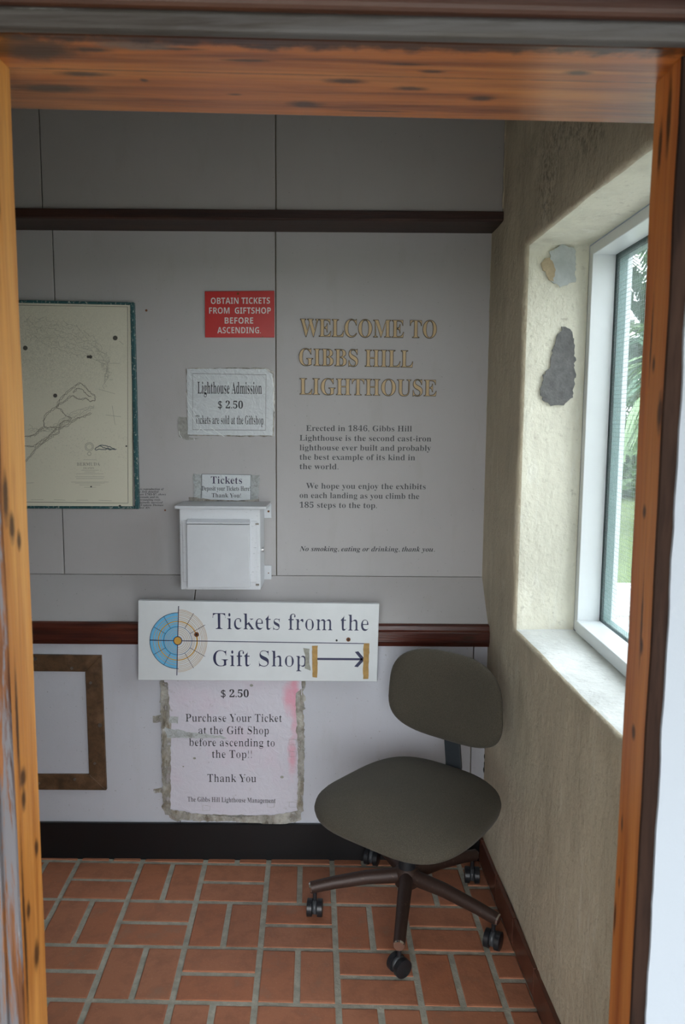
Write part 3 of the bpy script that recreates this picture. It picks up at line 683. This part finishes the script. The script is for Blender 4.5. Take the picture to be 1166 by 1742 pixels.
# ---- admission notice
def irregular(pts, amp, seed, step=5):
    out = []; n = len(pts)
    for i in range(n):
        a, b = Vector(pts[i]), Vector(pts[(i + 1) % n]); k = max(1, int((b - a).length / step))
        for j in range(k):
            q = a.lerp(b, j / k); out.append((q.x + amp * 2 * noise.noise(Vector((q.x * .13, q.y * .13, seed))), q.y + amp * 2 * noise.noise(Vector((q.x * .13, q.y * .13, seed + 3)))))
    return out
ad = empty('admission_notice', atY(392, 742, D), 'white laminated notice giving the lighthouse admission price, taped under the red sign', 'sign')
slab('tape_edging', irregular([(317, 627), (400, 625.5), (455, 626), (467, 632), (468, 700), (466, 743), (400, 742.5), (319, 741)], 1.0, 1), D - .0020, .0018, MAT['tape'], ad)
slab('paper', irregular([(318, 627.5), (398, 627), (452, 628), (464, 636), (465, 700), (464, 741), (400, 740.5), (319.5, 739.5)], .5, 5), D - .0034, .0014, MAT['paper'], ad)
ribbons('printed_border', [[(328, 635.5), (453, 637.5), (452, 732), (328, 731)]], D - .0038, .0016, MAT['inkgrey'], ad, True)
lettering('lettering', [('Lighthouse Admission', 336.5, 445.5, 669.5, 670, 20, (-.010, 0)), ('$ 2.50', 371, 413.5, 694.5, 695, 12.5, (-.004, 0)), ('Tickets are sold at the Giftshop', 332.5, 448.5, 721, 722, 14.5, (-.014, 0))], D - .0038, MAT['ink'], ad)
slab('tape_strip', irregular([(303, 709), (322, 710), (322, 744), (340, 746), (318, 749), (304, 743)], .8, 9), D - .0016, .0012, simple('clear_tape_on_grey', (.40, .395, .37), .15, .3, 60, .003, 80), ad)
glare = simple('painted_film_glare', (.80, .83, .83), .12, 0)  # near-white lines paint the glare along creases in the clear film
ribbons('film_crease_glare', [[(317, 668), (320, 684), (332, 704), (336, 714)], [(318, 694), (326, 708), (337, 724)], [(357, 726), (370, 735), (382, 743)], [(340, 728), (352, 735), (362, 737)], [(305, 733), (306, 740), (310, 745)], [(330, 745), (331, 749)], [(336, 735), (342, 728), (340, 722)], [(463, 640), (466, 660), (465, 684), (467, 700)]], D - .0041, .0016, glare, ad)['kind'] = 'stuff'

# ---- small notice above the box
tn = empty('deposit_notice', atY(385, 848, D), 'small taped white notice asking to deposit tickets, just above the white box', 'sign')
slab('tape_end', irregular([(329, 806), (345, 807), (345, 848), (330, 846)], 1.0, 11), D - .0022, .002, MAT['tape2'], tn)
slab('tape_end', irregular([(425, 807.5), (442, 809), (440, 848), (425, 850)], 1.2, 12), D - .0026, .0024, MAT['tape2'], tn)
slab('tape_bottom', irregular([(321, 846), (345, 845), (425, 849), (441, 846), (441, 853), (322, 853)], .8, 14), D - .0012, .0010, MAT['tape'], tn)
slab('paper', irregular([(343, 806), (427, 807.5), (427, 850), (400, 851.5), (360, 850), (343, 847)], .3, 13), D - .0036, .0014, MAT['paper'], tn)
lettering('lettering', [('Tickets', 359, 412, 822.5, 823, 12, (-.014, 0))], D - .0040, MAT['inkviolet'], tn)
lettering('lettering', [('Deposit your Tickets Here!', 343.5, 426, 834.5, 835, 7.6, (-.008, 0)), ('Thank You!', 360.5, 410, 846, 846.5, 7, (-.016, 0))], D - .0040, MAT['ink'], tn)
ribbons('printed_border', [[(343.5, 806.5), (343, 847)], [(427, 808), (426.5, 850)], [(343.5, 806.5), (427, 807.8)]], D - .0040, .0012, MAT['ink'], tn)

# ---- ticket box
YF = D - .135
bx = empty('ticket_box', atY(375, 1003, D), 'white metal ticket deposit box on the wall above the long gift shop board', 'box')
def pr(px, py, Y): return atY(px, py, Y)
tl, br = pr(305, 864, YF), pr(443.5, 1004, YF)
box('body', (tl.x, YF, br.z), (br.x, D - .002, tl.z), MAT['white_scuff'], bx, .004, 2)
box('lid', (pr(296.5, 860, YF - .022).x, YF - .022, tl.z - .001), (pr(454, 860, YF - .022).x - .001, D - .004, tl.z + .009), MAT['white_enamel'], bx, .003, 2)
a, b = pr(310, 885, YF), pr(438, 991, YF)
box('door', (a.x, YF - .004, b.z), (b.x, YF + .002, a.z), MAT['white_scuff'], bx, .003, 2)
a, b = pr(317.5, 892, YF - .022), pr(425, 1000, YF - .022)
box('deposit_flap', (a.x, YF - .022, b.z), (b.x, YF - .005, a.z), MAT['white_enamel'], bx, .002, 2)
prism('flap_hood', [(a.x, YF - .005, a.z + .016), (a.x, YF - .005, a.z + .002), (a.x, YF - .0215, a.z + .002), (a.x, YF - .0215, a.z + .006)], (b.x - a.x + .002, 0, 0), MAT['white_scuff'], bx, .001)
for y_ in (869, 973):
    z = pr(455, y_, D).z; br_x = br.x
    bt = box('mounting_tab', (br_x - .01, D - .010, z - .024), (pr(462, y_, D - .01).x, D - .002, z + .024), MAT['white_enamel'], bx, .001)
    disc_px('screw', (457, y_ + (1 if y_ < 900 else 2)), 1.8 if y_ < 900 else 1, D - .0115, MAT['rust'], bt, .0012)
tube('lock', [(br.x - .002, YF + .05, pr(448, 935, YF + .05).z), (br.x + .006, YF + .05, pr(448, 935, YF + .05).z)], .009, MAT['chrome'], bx, 16)
box('hinge', (br.x - .004, YF - .0065, b.z + .004), (br.x - .015, YF - .0045, b.z + .010), MAT['screw'], bx); box('hinge', (br.x - .015, YF - .0065, a.z - .002), (br.x - .004, YF - .0045, a.z + .003), MAT['screw'], bx)

# ---- gift shop sign
YS = YW - .046
gs = empty('gift_shop_sign', atY(440, 1158, YS), 'long white board with round blue emblem, navy lettering and an arrow', 'sign')
slab('board', [(235, 1021.5), (645.5, 1027.5), (641.5, 1159.5), (235, 1157)], YS, .019, MAT['board_white'], gs, .0012)
P1 = YS - .0006
lettering('lettering', [('Tickets from the', 362, 627.5, 1070, 1073, 27, (-.030, -.003)), ('Gift Shop', 363, 521.5, 1133, 1134, 26.5, (-.030, -.003))], P1, MAT['navy'], gs, res=4)
cx, cy = 302.5, 1090.0
def arc(r, a0, a1, n=40, rx=1.0): return [(cx + rx * r * math.cos(math.radians(a0 + (a1 - a0) * k / n)), cy - r * math.sin(math.radians(a0 + (a1 - a0) * k / n))) for k in range(n + 1)]
em = slab('emblem_half_disc', arc(47.5, 90, 270), P1, .0005, MAT['skyblue'], gs)
bm = bmesh.new(); P2 = P1 - .0004
for r in (21, 18, 15, 11.5): ribbon_bm(bm, arc(r, 0, 360, 60)[:-1], P2, .0013, True)
for r in (29, 37, 41.5): ribbon_bm(bm, arc(r, 90, 270), P2, .0015)
for r in (28, 30.5, 36.5, 39.5, 43, 45.5, 48.5, 51, 53): ribbon_bm(bm, arc(r, -90, 88, 40, .94), P2, .0013)
from_bm('emblem_rings', bm, MAT['tan'], em)
ribbons('emblem_gold_ring', [arc(33, 0, 360, 60)[:-1]], P2, .0036, MAT['ochre'], em, True)
bm = bmesh.new(); P3 = P2 - .0003
ribbon_bm(bm, arc(24, 0, 360, 60)[:-1], P3, .0014, True); ribbon_bm(bm, arc(47.5, 88, 272), P3, .0016)
for a_ in range(30, 360, 30):
    if a_ % 90 == 0: continue
    ro = 54 if (a_ < 90 or a_ > 270) else 47
    ribbon_bm(bm, [(cx + 24 * math.cos(math.radians(a_)), cy - 24 * math.sin(math.radians(a_))), (cx + ro * math.cos(math.radians(a_)), cy - ro * math.sin(math.radians(a_)))], P3, .0014)
ribbon_bm(bm, [(304, 1031), (301, 1149)], P3, .0027); ribbon_bm(bm, [(255, 1089), (302, 1090), (628, 1095)], P3, .0027)
from_bm('emblem_lines', bm, MAT['navy'], em)
disc_px('emblem_hub_ring', (cx, cy), 7.6, P3 - .0003, MAT['navy'], em, .0003, 24); disc_px('emblem_hub', (cx, cy), 6.2, P3 - .0006, MAT['ochre'], em, .0003, 24)
bm = bmesh.new(); ribbon_bm(bm, [(540, 1121), (617, 1121.5)], P1, .0072)
prism_bm(bm, [atY(x, y, P1) for x, y in reversed([(604, 1109), (610, 1108), (620, 1120), (620, 1123), (609, 1135), (603, 1134), (614, 1121.5)])], (0, .0004, 0)); from_bm('arrow', bm, MAT['navy'], gs)
slab('tape_strip', irregular([(531, 1099), (541, 1098), (540, 1153), (532, 1152)], .5, 21), P1 - .001, .001, MAT['maskingtape'], gs); slab('tape_strip', irregular([(619, 1094.5), (629, 1095), (627, 1155), (618, 1155)], .5, 22), P1 - .001, .001, MAT['maskingtape'], gs)
slab('grey_tape', irregular([(516, 1103), (526, 1105), (528, 1140), (519, 1138), (520, 1118)], 1.0, 23), P1 - .0008, .0008, MAT['greytape'], gs)
for c, r in [((334.5, 1079.5), 4.2), ((593, 1088), 3.6)]:
    s_ = disc_px('rust_spot', c, r, P1 - .0012, MAT['rust'], gs, .0008); disc_px('nail_head', c, r * .45, P1 - .0020, MAT['black'], s_, .001)
disc_px('nail_head', (573, 1089.5), 1.8, P1 - .0012, MAT['black'], gs, .0012)

# ---- big price notice
YN = YW - .006
pn = empty('price_notice', atY(395, 1400, YN), 'tattered pinkish laminated price notice with peeling dirty tape, below the gift shop sign', 'sign')
slab('tape_edging', irregular([(273, 1150), (518, 1150), (517, 1300), (513, 1395), (470, 1408), (440, 1402), (400, 1397), (330, 1396), (290, 1394), (277, 1375), (276, 1260)], 3.0, 31, 4), YN + .001, .004, MAT['tape'], pn)
slab('lower_sheet', irregular([(283, 1240), (511, 1242), (510, 1384), (470, 1388), (300, 1384), (284, 1376)], 1.2, 33), YN - .0015, .002, MAT['pinkpaper'], pn)
slab('upper_sheet', irregular([(279, 1150), (514, 1150), (512, 1256), (400, 1256), (284, 1254)], .8, 35), YN - .0035, .002, MAT['pinkpaper'], pn)
lettering('lettering', [('$ 2.50', 376, 423.5, 1186, 1186, 12.5, (0, 0)), ('Purchase Your Ticket', 316, 480, 1227.5, 1228, 13), ('at the Gift Shop', 338, 457.5, 1248.5, 1249, 13)], YN - .0040, MAT['ink'], pn, dx=-.028)
lettering('lettering', [('before ascending to', 322, 467.5, 1269, 1270, 13), ('the Top!!', 361, 428.5, 1289, 1289.5, 13), ('Thank You', 353, 436, 1330, 1330.5, 13), ('The Gibbs Hill Lighthouse Management', 319.5, 469, 1363.5, 1366, 8, (-.018, 0))], YN - .0020, MAT['ink'], pn, dx=-.028)
def rtape(pts, seed, Yq, m_='tape', nm='tape_strip'): slab(nm, irregular(pts, 1.3, seed, 4), Yq, .0012, MAT[m_], pn)
rtape([(273, 1160), (285, 1160), (291, 1240), (290, 1385), (277, 1376), (275, 1270)], 41, YN - .0047); rtape([(503, 1180), (512, 1172), (518, 1230), (516, 1380), (506, 1386), (507, 1290)], 42, YN - .0047)
rtape([(284, 1376), (330, 1384), (400, 1390), (470, 1386), (512, 1378), (512, 1394), (470, 1407), (440, 1400), (390, 1397), (320, 1396), (288, 1392)], 43, YN - .0052)
rtape([(260, 1218), (275, 1216), (276, 1228), (261, 1229)], 44, YN + .004); rtape([(261, 1342), (276, 1340), (277, 1349), (262, 1351)], 45, YN + .004)
rtape([(280, 1238), (325, 1246), (380, 1252), (385, 1256), (284, 1255)], 46, YN - .0049, 'tape2'); rtape([(288, 1220), (303, 1220), (303, 1230), (288, 1230)], 47, YN - .0049, 'tape2')
for k, (x, y) in enumerate([(492, 1258), (492, 1278), (455, 1364), (492, 1364), (345, 1370)]): ribbons('tape_outline', [irregular([(x, y), (x + 13, y + 1), (x + 12, y + 9), (x, y + 9)], .4, k)], YN - .0055, .0009, MAT['greytape'], pn, True)
for c, r in [((428, 1166), 3), ((331, 1290), 2.5), ((480, 1322), 3), ((312, 1304), 1.5), ((416, 1323), 1.2)]: disc_px('dirt_mark', c, r, YN - .0056, MAT['greytape'], pn, .0006, ry=r * .7)

# ---- title letters, one object per letter, and the painted paragraphs
wt_ = empty('welcome_title', atY(626, 674, D), 'raised cream and gold capitals of the welcome title on the grey wall panel', 'lettering')
for s_, xl_, xr_, yl_, yr_, cp_ in [('WELCOME TO', 511, 743, 572, 575, 29.5), ('GIBBS HILL', 509, 703, 621.5, 625, 28.5), ('LIGHTHOUSE', 510, 743, 671, 674, 27.5)]:
    base = glyph_bm(serif(s_), 3); x0 = min(v.co.x for v in base.verts); x1 = max(v.co.x for v in base.verts)
    A_ = atY(xl_, yl_, D - .0045); B_ = atY(xr_, yr_, D - .0045); k_ = (atY(xl_, yl_ - cp_, D) - atY(xl_, yl_, D)).length / capheight(serif)
    seen = set(); isl = []
    base.verts.ensure_lookup_table()
    for v in base.verts:
        if v in seen: continue
        st_, comp = [v], []; seen.add(v)
        while st_:
            q = st_.pop(); comp.append(q)
            for e_ in q.link_edges:
                w_ = e_.other_vert(q)
                if w_ not in seen: seen.add(w_); st_.append(w_)
        isl.append(comp)
    isl.sort(key=lambda c_: sum(v.co.x for v in c_) / len(c_))
    for comp in isl:
        if len(comp) < 4: continue
        for which, (dd, yo) in enumerate([(.012, 0), (-.014, -.0016)]):
            b2 = bmesh.new(); mp = {v: b2.verts.new(v.co) for v in comp}; cs = set(comp)
            for f in base.faces:
                if f.verts[0] in cs:
                    try: b2.faces.new([mp[l.vert] for l in f.loops])
                    except ValueError: pass
            weight(b2, dd, dd)
            for v in b2.verts:
                p = A_ + (B_ - A_) * ((v.co.x - x0) / (x1 - x0)); p.z += v.co.y * k_; p.y += yo; v.co = p
            r_ = bmesh.ops.extrude_face_region(b2, geom=b2.faces[:])
            for v in [q for q in r_['geom'] if isinstance(q, bmesh.types.BMVert)]: v.co.y += .0044 if which == 0 else .0015
            bmesh.ops.recalc_face_normals(b2, faces=b2.faces[:])
            if which == 0: lt = from_bm('letter', b2, MAT['goldedge'], wt_)
            else: from_bm('letter_face', b2, MAT['gold'], lt)
    base.free()
YL = D - .0010
par = lettering('history_paragraph', [('Erected in 1846, Gibbs Hill', 521, 701, 733, 734, 9.5), ('Lighthouse is the second cast-iron', 510, 734, 749.5, 751, 9.5), ('lighthouse ever built and probably', 510, 733.5, 766, 767, 9.5), ('the best example of its kind in', 510, 706.5, 782, 783, 9.5), ('the world.', 510, 576, 798, 798.5, 9.5)], YL, MAT['inkgrey'], None, dx=-.008)
tag(par, 'five lines of small dark serif lettering directly under the gold title', 'lettering')
par = lettering('welcome_paragraph', [('We hope you enjoy the exhibits', 521, 724.5, 831, 832.5, 9.5), ('on each landing as you climb the', 510, 713.5, 847, 849, 9.5), ('185 steps to the top.', 510, 641.5, 863.5, 864.5, 9.5)], YL, MAT['inkgrey'], None, dx=-.008)
tag(par, 'three lines of small dark serif lettering, below the five-line paragraph', 'lettering')
par = lettering('rule_line', [('No smoking, eating or drinking, thank you.', 510, 740, 937.5, 938.5, 8.2)], YL, MAT['ink'], None, serif_it, -.006)
tag(par, 'single black italic line asking for no smoking, low on the right wall panel', 'lettering')

# ---- access panel low on the left
ap = empty('access_panel', atY(100, 1345, YW), 'pale access panel in a brown screwed wooden frame, low on the left', 'panel')
YA = YW - .012
TLo = [(-40, 1113), (172, 1115.5), (181, 1344.5), (-40, 1343)]; TLi = [(-12, 1141), (145, 1143), (151.5, 1317.5), (-12, 1317)]
def fp(name, q): return slab(name, q, YA, .0118, MAT['frame_brown'], ap, .0012)
fp('frame_rail', [TLo[0], TLo[1], TLi[1], TLi[0]]); fp('frame_stile', [TLi[1], TLo[1], TLo[2], TLi[2]]); fp('frame_rail', [TLi[3], TLi[2], TLo[2], TLo[3]]); fp('frame_stile', [TLo[0], TLi[0], TLi[3], TLo[3]])
slab('board', [(-14, 1139), (147, 1141), (153, 1319), (-14, 1319)], YW - .005, .0045, MAT['panel_low'], ap)
for c, r in [((59, 1121), 3.6), ((122, 1137), 2.6), ((154, 1162), 2.4), ((170, 1234), 3.6), ((161, 1299), 2.2), ((127, 1326), 2.4), ((66, 1333), 2)]: disc_px('screw', c, r, YA - .002, MAT['screw'], ap, .002, 10)

# ================================================================== OFFICE CHAIR
HUB = Vector((.205, 2.25, 0))
fd = Vector((-.62, -.785, 0)).normalized(); wd = Vector((-fd.y, fd.x, 0)) * 1.0     # facing, and the sitter's left-right axis
wd = Vector((.785, -.62, 0)).normalized()
UP = Vector((0, 0, 1))
chair = empty('office_chair', HUB, 'armless dark olive-grey office chair on five casters, in the corner under the window', 'chair')
def cushion(name, c, ax, ay, az, hx, hy, hz, mat, parent, nx=2.6, shape=None, nu=56, nv=20, e2=2.3):
    """soft pad: outline hx x hy (superellipse), thickness hz along az, shape(u,v) bends and tapers it"""
    bm = bmesh.new(); rows = []
    for j in range(nv + 1):
        ph = -math.pi / 2 + math.pi * j / nv; cz = math.copysign(abs(math.sin(ph)) ** (2 / e2), math.sin(ph)); rr = max(abs(math.cos(ph)) ** (2 / e2), 1e-4); row = []
        for i in range(nu):
            th = 2 * math.pi * i / nu; ct, st = math.cos(th), math.sin(th)
            u = math.copysign(abs(ct) ** (2 / nx), ct) * rr; v = math.copysign(abs(st) ** (2 / nx), st) * rr
            x, y, z = u * hx, v * hy, cz * hz
            if shape: x, y, z = shape(u, v, x, y, z)
            row.append(bm.verts.new(c + ax * x + ay * y + az * z))
        rows.append(row)
    for r0, r1 in zip(rows, rows[1:]):
        for i in range(nu): bm.faces.new((r0[i], r0[(i + 1) % nu], r1[(i + 1) % nu], r1[i]))
    bmesh.ops.remove_doubles(bm, verts=bm.verts[:], dist=2e-4); bmesh.ops.recalc_face_normals(bm, faces=bm.faces[:])
    return from_bm(name, bm, mat, parent, True)
SEATC = Vector((.197, 2.105, .430))
def seat_shape(u, v, x, y, z):       # v>0 is the front; front wider and rolling down, back narrower
    x *= 1 + .05 * v
    z += -.030 * max(0, v - .35) ** 2 / .42 - .010 * u * u + .012 * max(0, -v) ** 2
    if z > 0: z += -.006 * (1 - u * u) * (1 - v * v)
    return x, y, z
cushion('seat', SEATC, wd, fd, UP, .238, .224, .050, MAT['fabric'], chair, 3.3, seat_shape)
cushion('seat_shell', SEATC - UP * .032, wd, fd, UP, .205, .185, .022, MAT['plastic'], chair, 2.8, seat_shape, 40, 10)
BN = (fd + UP * .02).normalized(); BU = (UP - BN * UP.dot(BN)).normalized()
BC = Vector((.322, 2.275, .676))
def back_shape(u, v, x, y, z):
    x *= 1 - .05 * v; y *= 1 - .06 * u * u
    z += .028 * u * u
    return x, y, z
cushion('backrest', BC, wd, BU, BN, .195, .137, .028, MAT['fabric'], chair, 3.3, back_shape)
cushion('backrest_shell', BC - BN * .022, wd, BU, BN, .175, .128, .014, MAT['plastic'], chair, 2.9, back_shape, 40, 10)
bk = BC - BN * .040 - BU * .05 - wd * .018
sp0 = SEATC - fd * .13 - UP * .042; sp1 = SEATC - fd * .215 - UP * .02 + wd * .012
pts = [sp0, sp0 - fd * .05, sp1 + UP * .005, sp1 + UP * .05 - fd * .008, sp1.lerp(bk, .6) - fd * .010, bk]
bm = bmesh.new(); prev = None
for i, p in enumerate(pts):
    t = (pts[min(i + 1, 5)] - pts[max(i - 1, 0)]).normalized(); nrm = t.cross(wd).normalized()
    ring = [bm.verts.new(p + wd * a * .027 + nrm * b * .005) for a, b in ((-1, -1), (1, -1), (1, 1), (-1, 1))]
    if prev:
        for k in range(4): bm.faces.new((prev[k], prev[(k + 1) % 4], ring[(k + 1) % 4], ring[k]))
    else: bm.faces.new(ring[::-1])
    prev = ring
bm.faces.new(prev); bmesh.ops.recalc_face_normals(bm, faces=bm.faces[:]); bmesh.ops.bevel(bm, geom=bm.edges[:], offset=.0015, segments=1, affect='EDGES')
from_bm('backrest_stem', bm, MAT['stem'], chair)
top = Vector((.205, 2.215, 0))
tube('gas_column', [HUB + UP * .10, HUB + UP * .22, HUB + UP * .2201, HUB + UP * .37], [.028, .028, .015, .015], MAT['plastic'], chair, 18)
box('seat_plate', (HUB.x - .07, HUB.y - .10, .352), (HUB.x + .07, HUB.y + .06, .374), MAT['plastic'], chair, .004)
tube('tilt_lever', [HUB + UP * .358, HUB + UP * .355 + wd * .12, HUB + UP * .35 + wd * .17], .005, MAT['plastic'], chair, 8)
tube('base_hub', [HUB + UP * .085, HUB + UP * .09, HUB + UP * .135, HUB + UP * .145], [.030, .037, .037, .028], MAT['legbrown'], chair, 20)
def wheel_bm(bm, c, ax, r, w):
    a = ax.normalized(); tube_bm(bm, [c - a * w / 2, c - a * w * .42, c + a * w * .42, c + a * w / 2], [r * .86, r, r, r * .86], 22)
casters = [(-.076, 2.222, .95), (.163, 1.972, .25), (.440, 2.080, 2.5), (.432, 2.400, 1.3), (.108, 2.500, 1.9)]
for k, (x, y_, roll) in enumerate(casters):
    tip = Vector((x, y_, 0)); d = (tip - HUB); d.z = 0; Lr = d.length; d.normalize()
    tipp = tip + d * .012
    P = [HUB + d * .02 + UP * .118, HUB + d * Lr * .45 + UP * .116, HUB + d * Lr * .8 + UP * .104, Vector((tipp.x, tipp.y, .092))]
    leg = tube('leg', P, [(.021, .024), (.020, .021), (.0175, .019), (.0165, .018)], MAT['legbrown'], chair, 14)
    tube('end_cap', [P[-1] - (P[-1] - P[-2]).normalized() * .001, P[-1] + (P[-1] - P[-2]).normalized() * .004], [(.0168, .0182), (.014, .015)], MAT['chrome'], leg, 14)
    tube('caster_pin', [Vector((x, y_, .088)), Vector((x, y_, .045))], .006, MAT['plastic'], leg, 10)
    ax = Vector((math.cos(roll * 1.0 - .95), math.sin(roll - .95), 0)) if k else Vector((1, .05, 0))
    axd = [Vector((1, -.05, 0)), Vector((.55, -.85, 0)), Vector((.82, -.45, 0)), Vector((.98, -.1, 0)), Vector((.9, -.3, 0))][k].normalized()
    for s_ in (-1, 1):
        bm = bmesh.new(); wheel_bm(bm, Vector((x, y_, .0265)) + axd * s_ * .0155, axd, .026, .017); wh = from_bm('wheel', bm, MAT['wheel'], leg, True); wh.data.set_sharp_from_angle(angle=.6)
    bm = bmesh.new(); tube_bm(bm, [Vector((x, y_, .03)) - axd * .006, Vector((x, y_, .03)) + axd * .006], .022, 18); from_bm('caster_hood', bm, MAT['wheelrim'], leg, True)

# ================================================================== OUTSIDE
pr_ = box('added_shade_roof', (-1.35, -1.1, 2.14), (1.65, .965, 2.24), MAT['darkred']); pr_['kind'] = 'structure'  # unseen roof, added to shade the door timbers and outer wall
for nm, x0_ in (('wall_added_shade_left', -1.35), ('wall_added_shade_right', 1.45)):  # unseen side walls, added to cut the light on the doorway
    o_ = box(nm, (x0_, -1.1, -.30), (x0_ + .20, .965, 2.14), MAT['interior']); o_['kind'] = 'structure'
gr = box('ground', (-40, -40, -.35), (60, 60, -.30), MAT['lawn']); gr['kind'] = 'structure'
# terrace in front of the door and beside the window
pv = box('terrace', (-9, -12, -.30), (9, Y0 - .02, -.085), MAT['outjoint']); pv['kind'] = 'structure'
tr2 = box('side_terrace', (XR + .01, Y0, -.30), (4.5, 6.05, -.02), MAT['outjoint']); tr2['kind'] = 'structure'
me = bpy.data.meshes.new('brick'); bm = bmesh.new(); box_bm(bm, (-.098, -.047, -.02), (.098, .047, .012), .003); bm.to_mesh(me); bm.free(); me.materials.append(MAT['outpave'])
for i in range(14):
    for j in range(10):
        x = 1.15 + i * .104; yb = 4.9 + j * .108
        for_x = .37 * yb
        xx = 1.55 + i * .21 * .72
        if not (.30 * yb < xx < .52 * yb): continue
        o = bpy.data.objects.new('brick', me); COL.objects.link(o); o.parent = tr2
        o.location = (1.5 + i * .205 + (j % 2) * .1, yb, -.011 + random.uniform(-.002, .002))
lw = box('garden_wall', (XR + .3, 6.08, -.30), (4.7, 6.26, .20), MAT['curb'], None, .01); tag(lw, 'low white garden wall between the brick terrace and the lawn outside the window', 'wall')
rise = prism('grass_bank', [(XR, 6.28, -.3), (XR, 14, -.3), (XR, 14, .75), (XR, 8.2, .48), (XR, 6.28, .16)], (12, 0, 0), MAT['lawn']); rise['kind'] = 'structure'

def frond_bm(bm, base, tipdir, length, droop, n_leaf, spread, leaf_len, w, rnd):
    """fan or feather frond: a curved midrib with leaflets both sides"""
    pts = []; p = Vector(base); d = Vector(tipdir).normalized()
    for i in range(9):
        pts.append(p.copy()); p += d * length / 8; d = (d + Vector((0, 0, -droop / 8))).normalized()
    tube_bm(bm, pts, [.012 * (1 - i / 10) for i in range(9)], 5)
    side = d.cross(UP).normalized()
    for i in range(n_leaf):
        t = .15 + .85 * i / n_leaf; f_ = t * 8; k = min(int(f_), 7); q = pts[k].lerp(pts[k + 1], f_ - k); dd = (pts[k + 1] - pts[k]).normalized()
        sd = dd.cross(UP).normalized()
        for s_ in (-1, 1):
            ld = (dd * (.7 + .5 * t) + sd * s_ * spread + Vector((0, 0, rnd.uniform(-.15, .25)))).normalized(); L_ = leaf_len * (1 - .4 * abs(t - .5)) * rnd.uniform(.85, 1.1)
            a = q; wv = ld.cross(UP).normalized() * w; m1 = a + ld * L_ * .5 + Vector((0, 0, -.04 * L_)); m2 = a + ld * L_ + Vector((0, 0, -.32 * L_))
            v = [bm.verts.new(x_) for x_ in (a - wv * .4, a + wv * .4, m1 + wv, m1 - wv, m2)]
            bm.faces.new((v[0], v[1], v[2], v[3])); bm.faces.new((v[3], v[2], v[4]))
def palm(x, y_, z0, h, nf, L_, mat, label, seed, ll=.6, w=.018):
    rnd = random.Random(seed); root = empty('palm_tree', (x, y_, z0), label, 'tree', 'palms outside the window' if False else None)
    pts = [Vector((x + .08 * math.sin(k), y_, z0 + h * k / 8)) for k in range(9)]
    tube('trunk', pts, [.14 - .006 * k for k in range(9)], MAT['bark'], root, 10)
    for i in range(nf):
        a = i * 2.399; el = rnd.uniform(-.15, 1.25)
        bm = bmesh.new(); frond_bm(bm, pts[-1], (math.cos(a) * math.cos(el), math.sin(a) * math.cos(el), math.sin(el)), L_ * rnd.uniform(.8, 1.1), rnd.uniform(.8, 1.5), 22, .8, ll, w, rnd)
        from_bm('frond', bm, mat, root)
palm(3.75, 7.7, .40, 1.55, 30, 1.35, MAT['leaf_a'], 'nearer pale green palm behind the low white wall outside', 3, .6, .022)
palm(5.6, 14.6, .7, 2.2, 40, 2.1, MAT['leaf_b'], 'farther dark green palm rising above the shrubs outside', 5, .9, .05)
def shrub(x, y_, z0, r, h, mat, label, seed, n=1500):
    rnd = random.Random(seed); root = empty('shrub', (x, y_, z0), label, 'shrub')
    tube('stem', [(x, y_, z0 - .05), (x + .03, y_, z0 + h * .5)], [.05, .03], MAT['bark'], root, 7)
    bm = bmesh.new()
    for _ in range(n):
        a = rnd.uniform(0, 6.283); zz = rnd.uniform(-1, 1); q = math.sqrt(1 - zz * zz); rr_ = rnd.uniform(.72, 1.0) * (1 + .22 * math.sin(a * 5 + seed) * math.cos(zz * 6))
        p = Vector((x + math.cos(a) * q * r * rr_, y_ + math.sin(a) * q * r * rr_, z0 + h / 2 + zz * h / 2 * rr_))
        u = Vector((rnd.uniform(-1, 1), rnd.uniform(-1, 1), rnd.uniform(-.6, .6))).normalized(); w_ = u.cross(Vector((rnd.uniform(-1, 1), rnd.uniform(-1, 1), rnd.uniform(-1, 1)))).normalized(); L_ = rnd.uniform(.06, .13)
        v = [bm.verts.new(t) for t in (p - u * L_, p + w_ * L_ * .35, p + u * L_, p - w_ * L_ * .35)]; bm.faces.new(v)
    f = from_bm('foliage', bm, mat, root)
shrub(3.55, 10.1, .52, .62, .95, MAT['leaf_c'], 'rounded green shrub on the lawn, at the left of the window view', 1)
shrub(5.25, 10.6, .55, .72, 1.2, MAT['leaf_b'], 'dark shrub right of the rounded one, mostly hidden by the door frame', 2)
shrub(6.6, 18.5, .7, 1.6, 1.9, MAT['leaf_b'], 'large dark shrub far back behind the farther palm', 4, 2600)
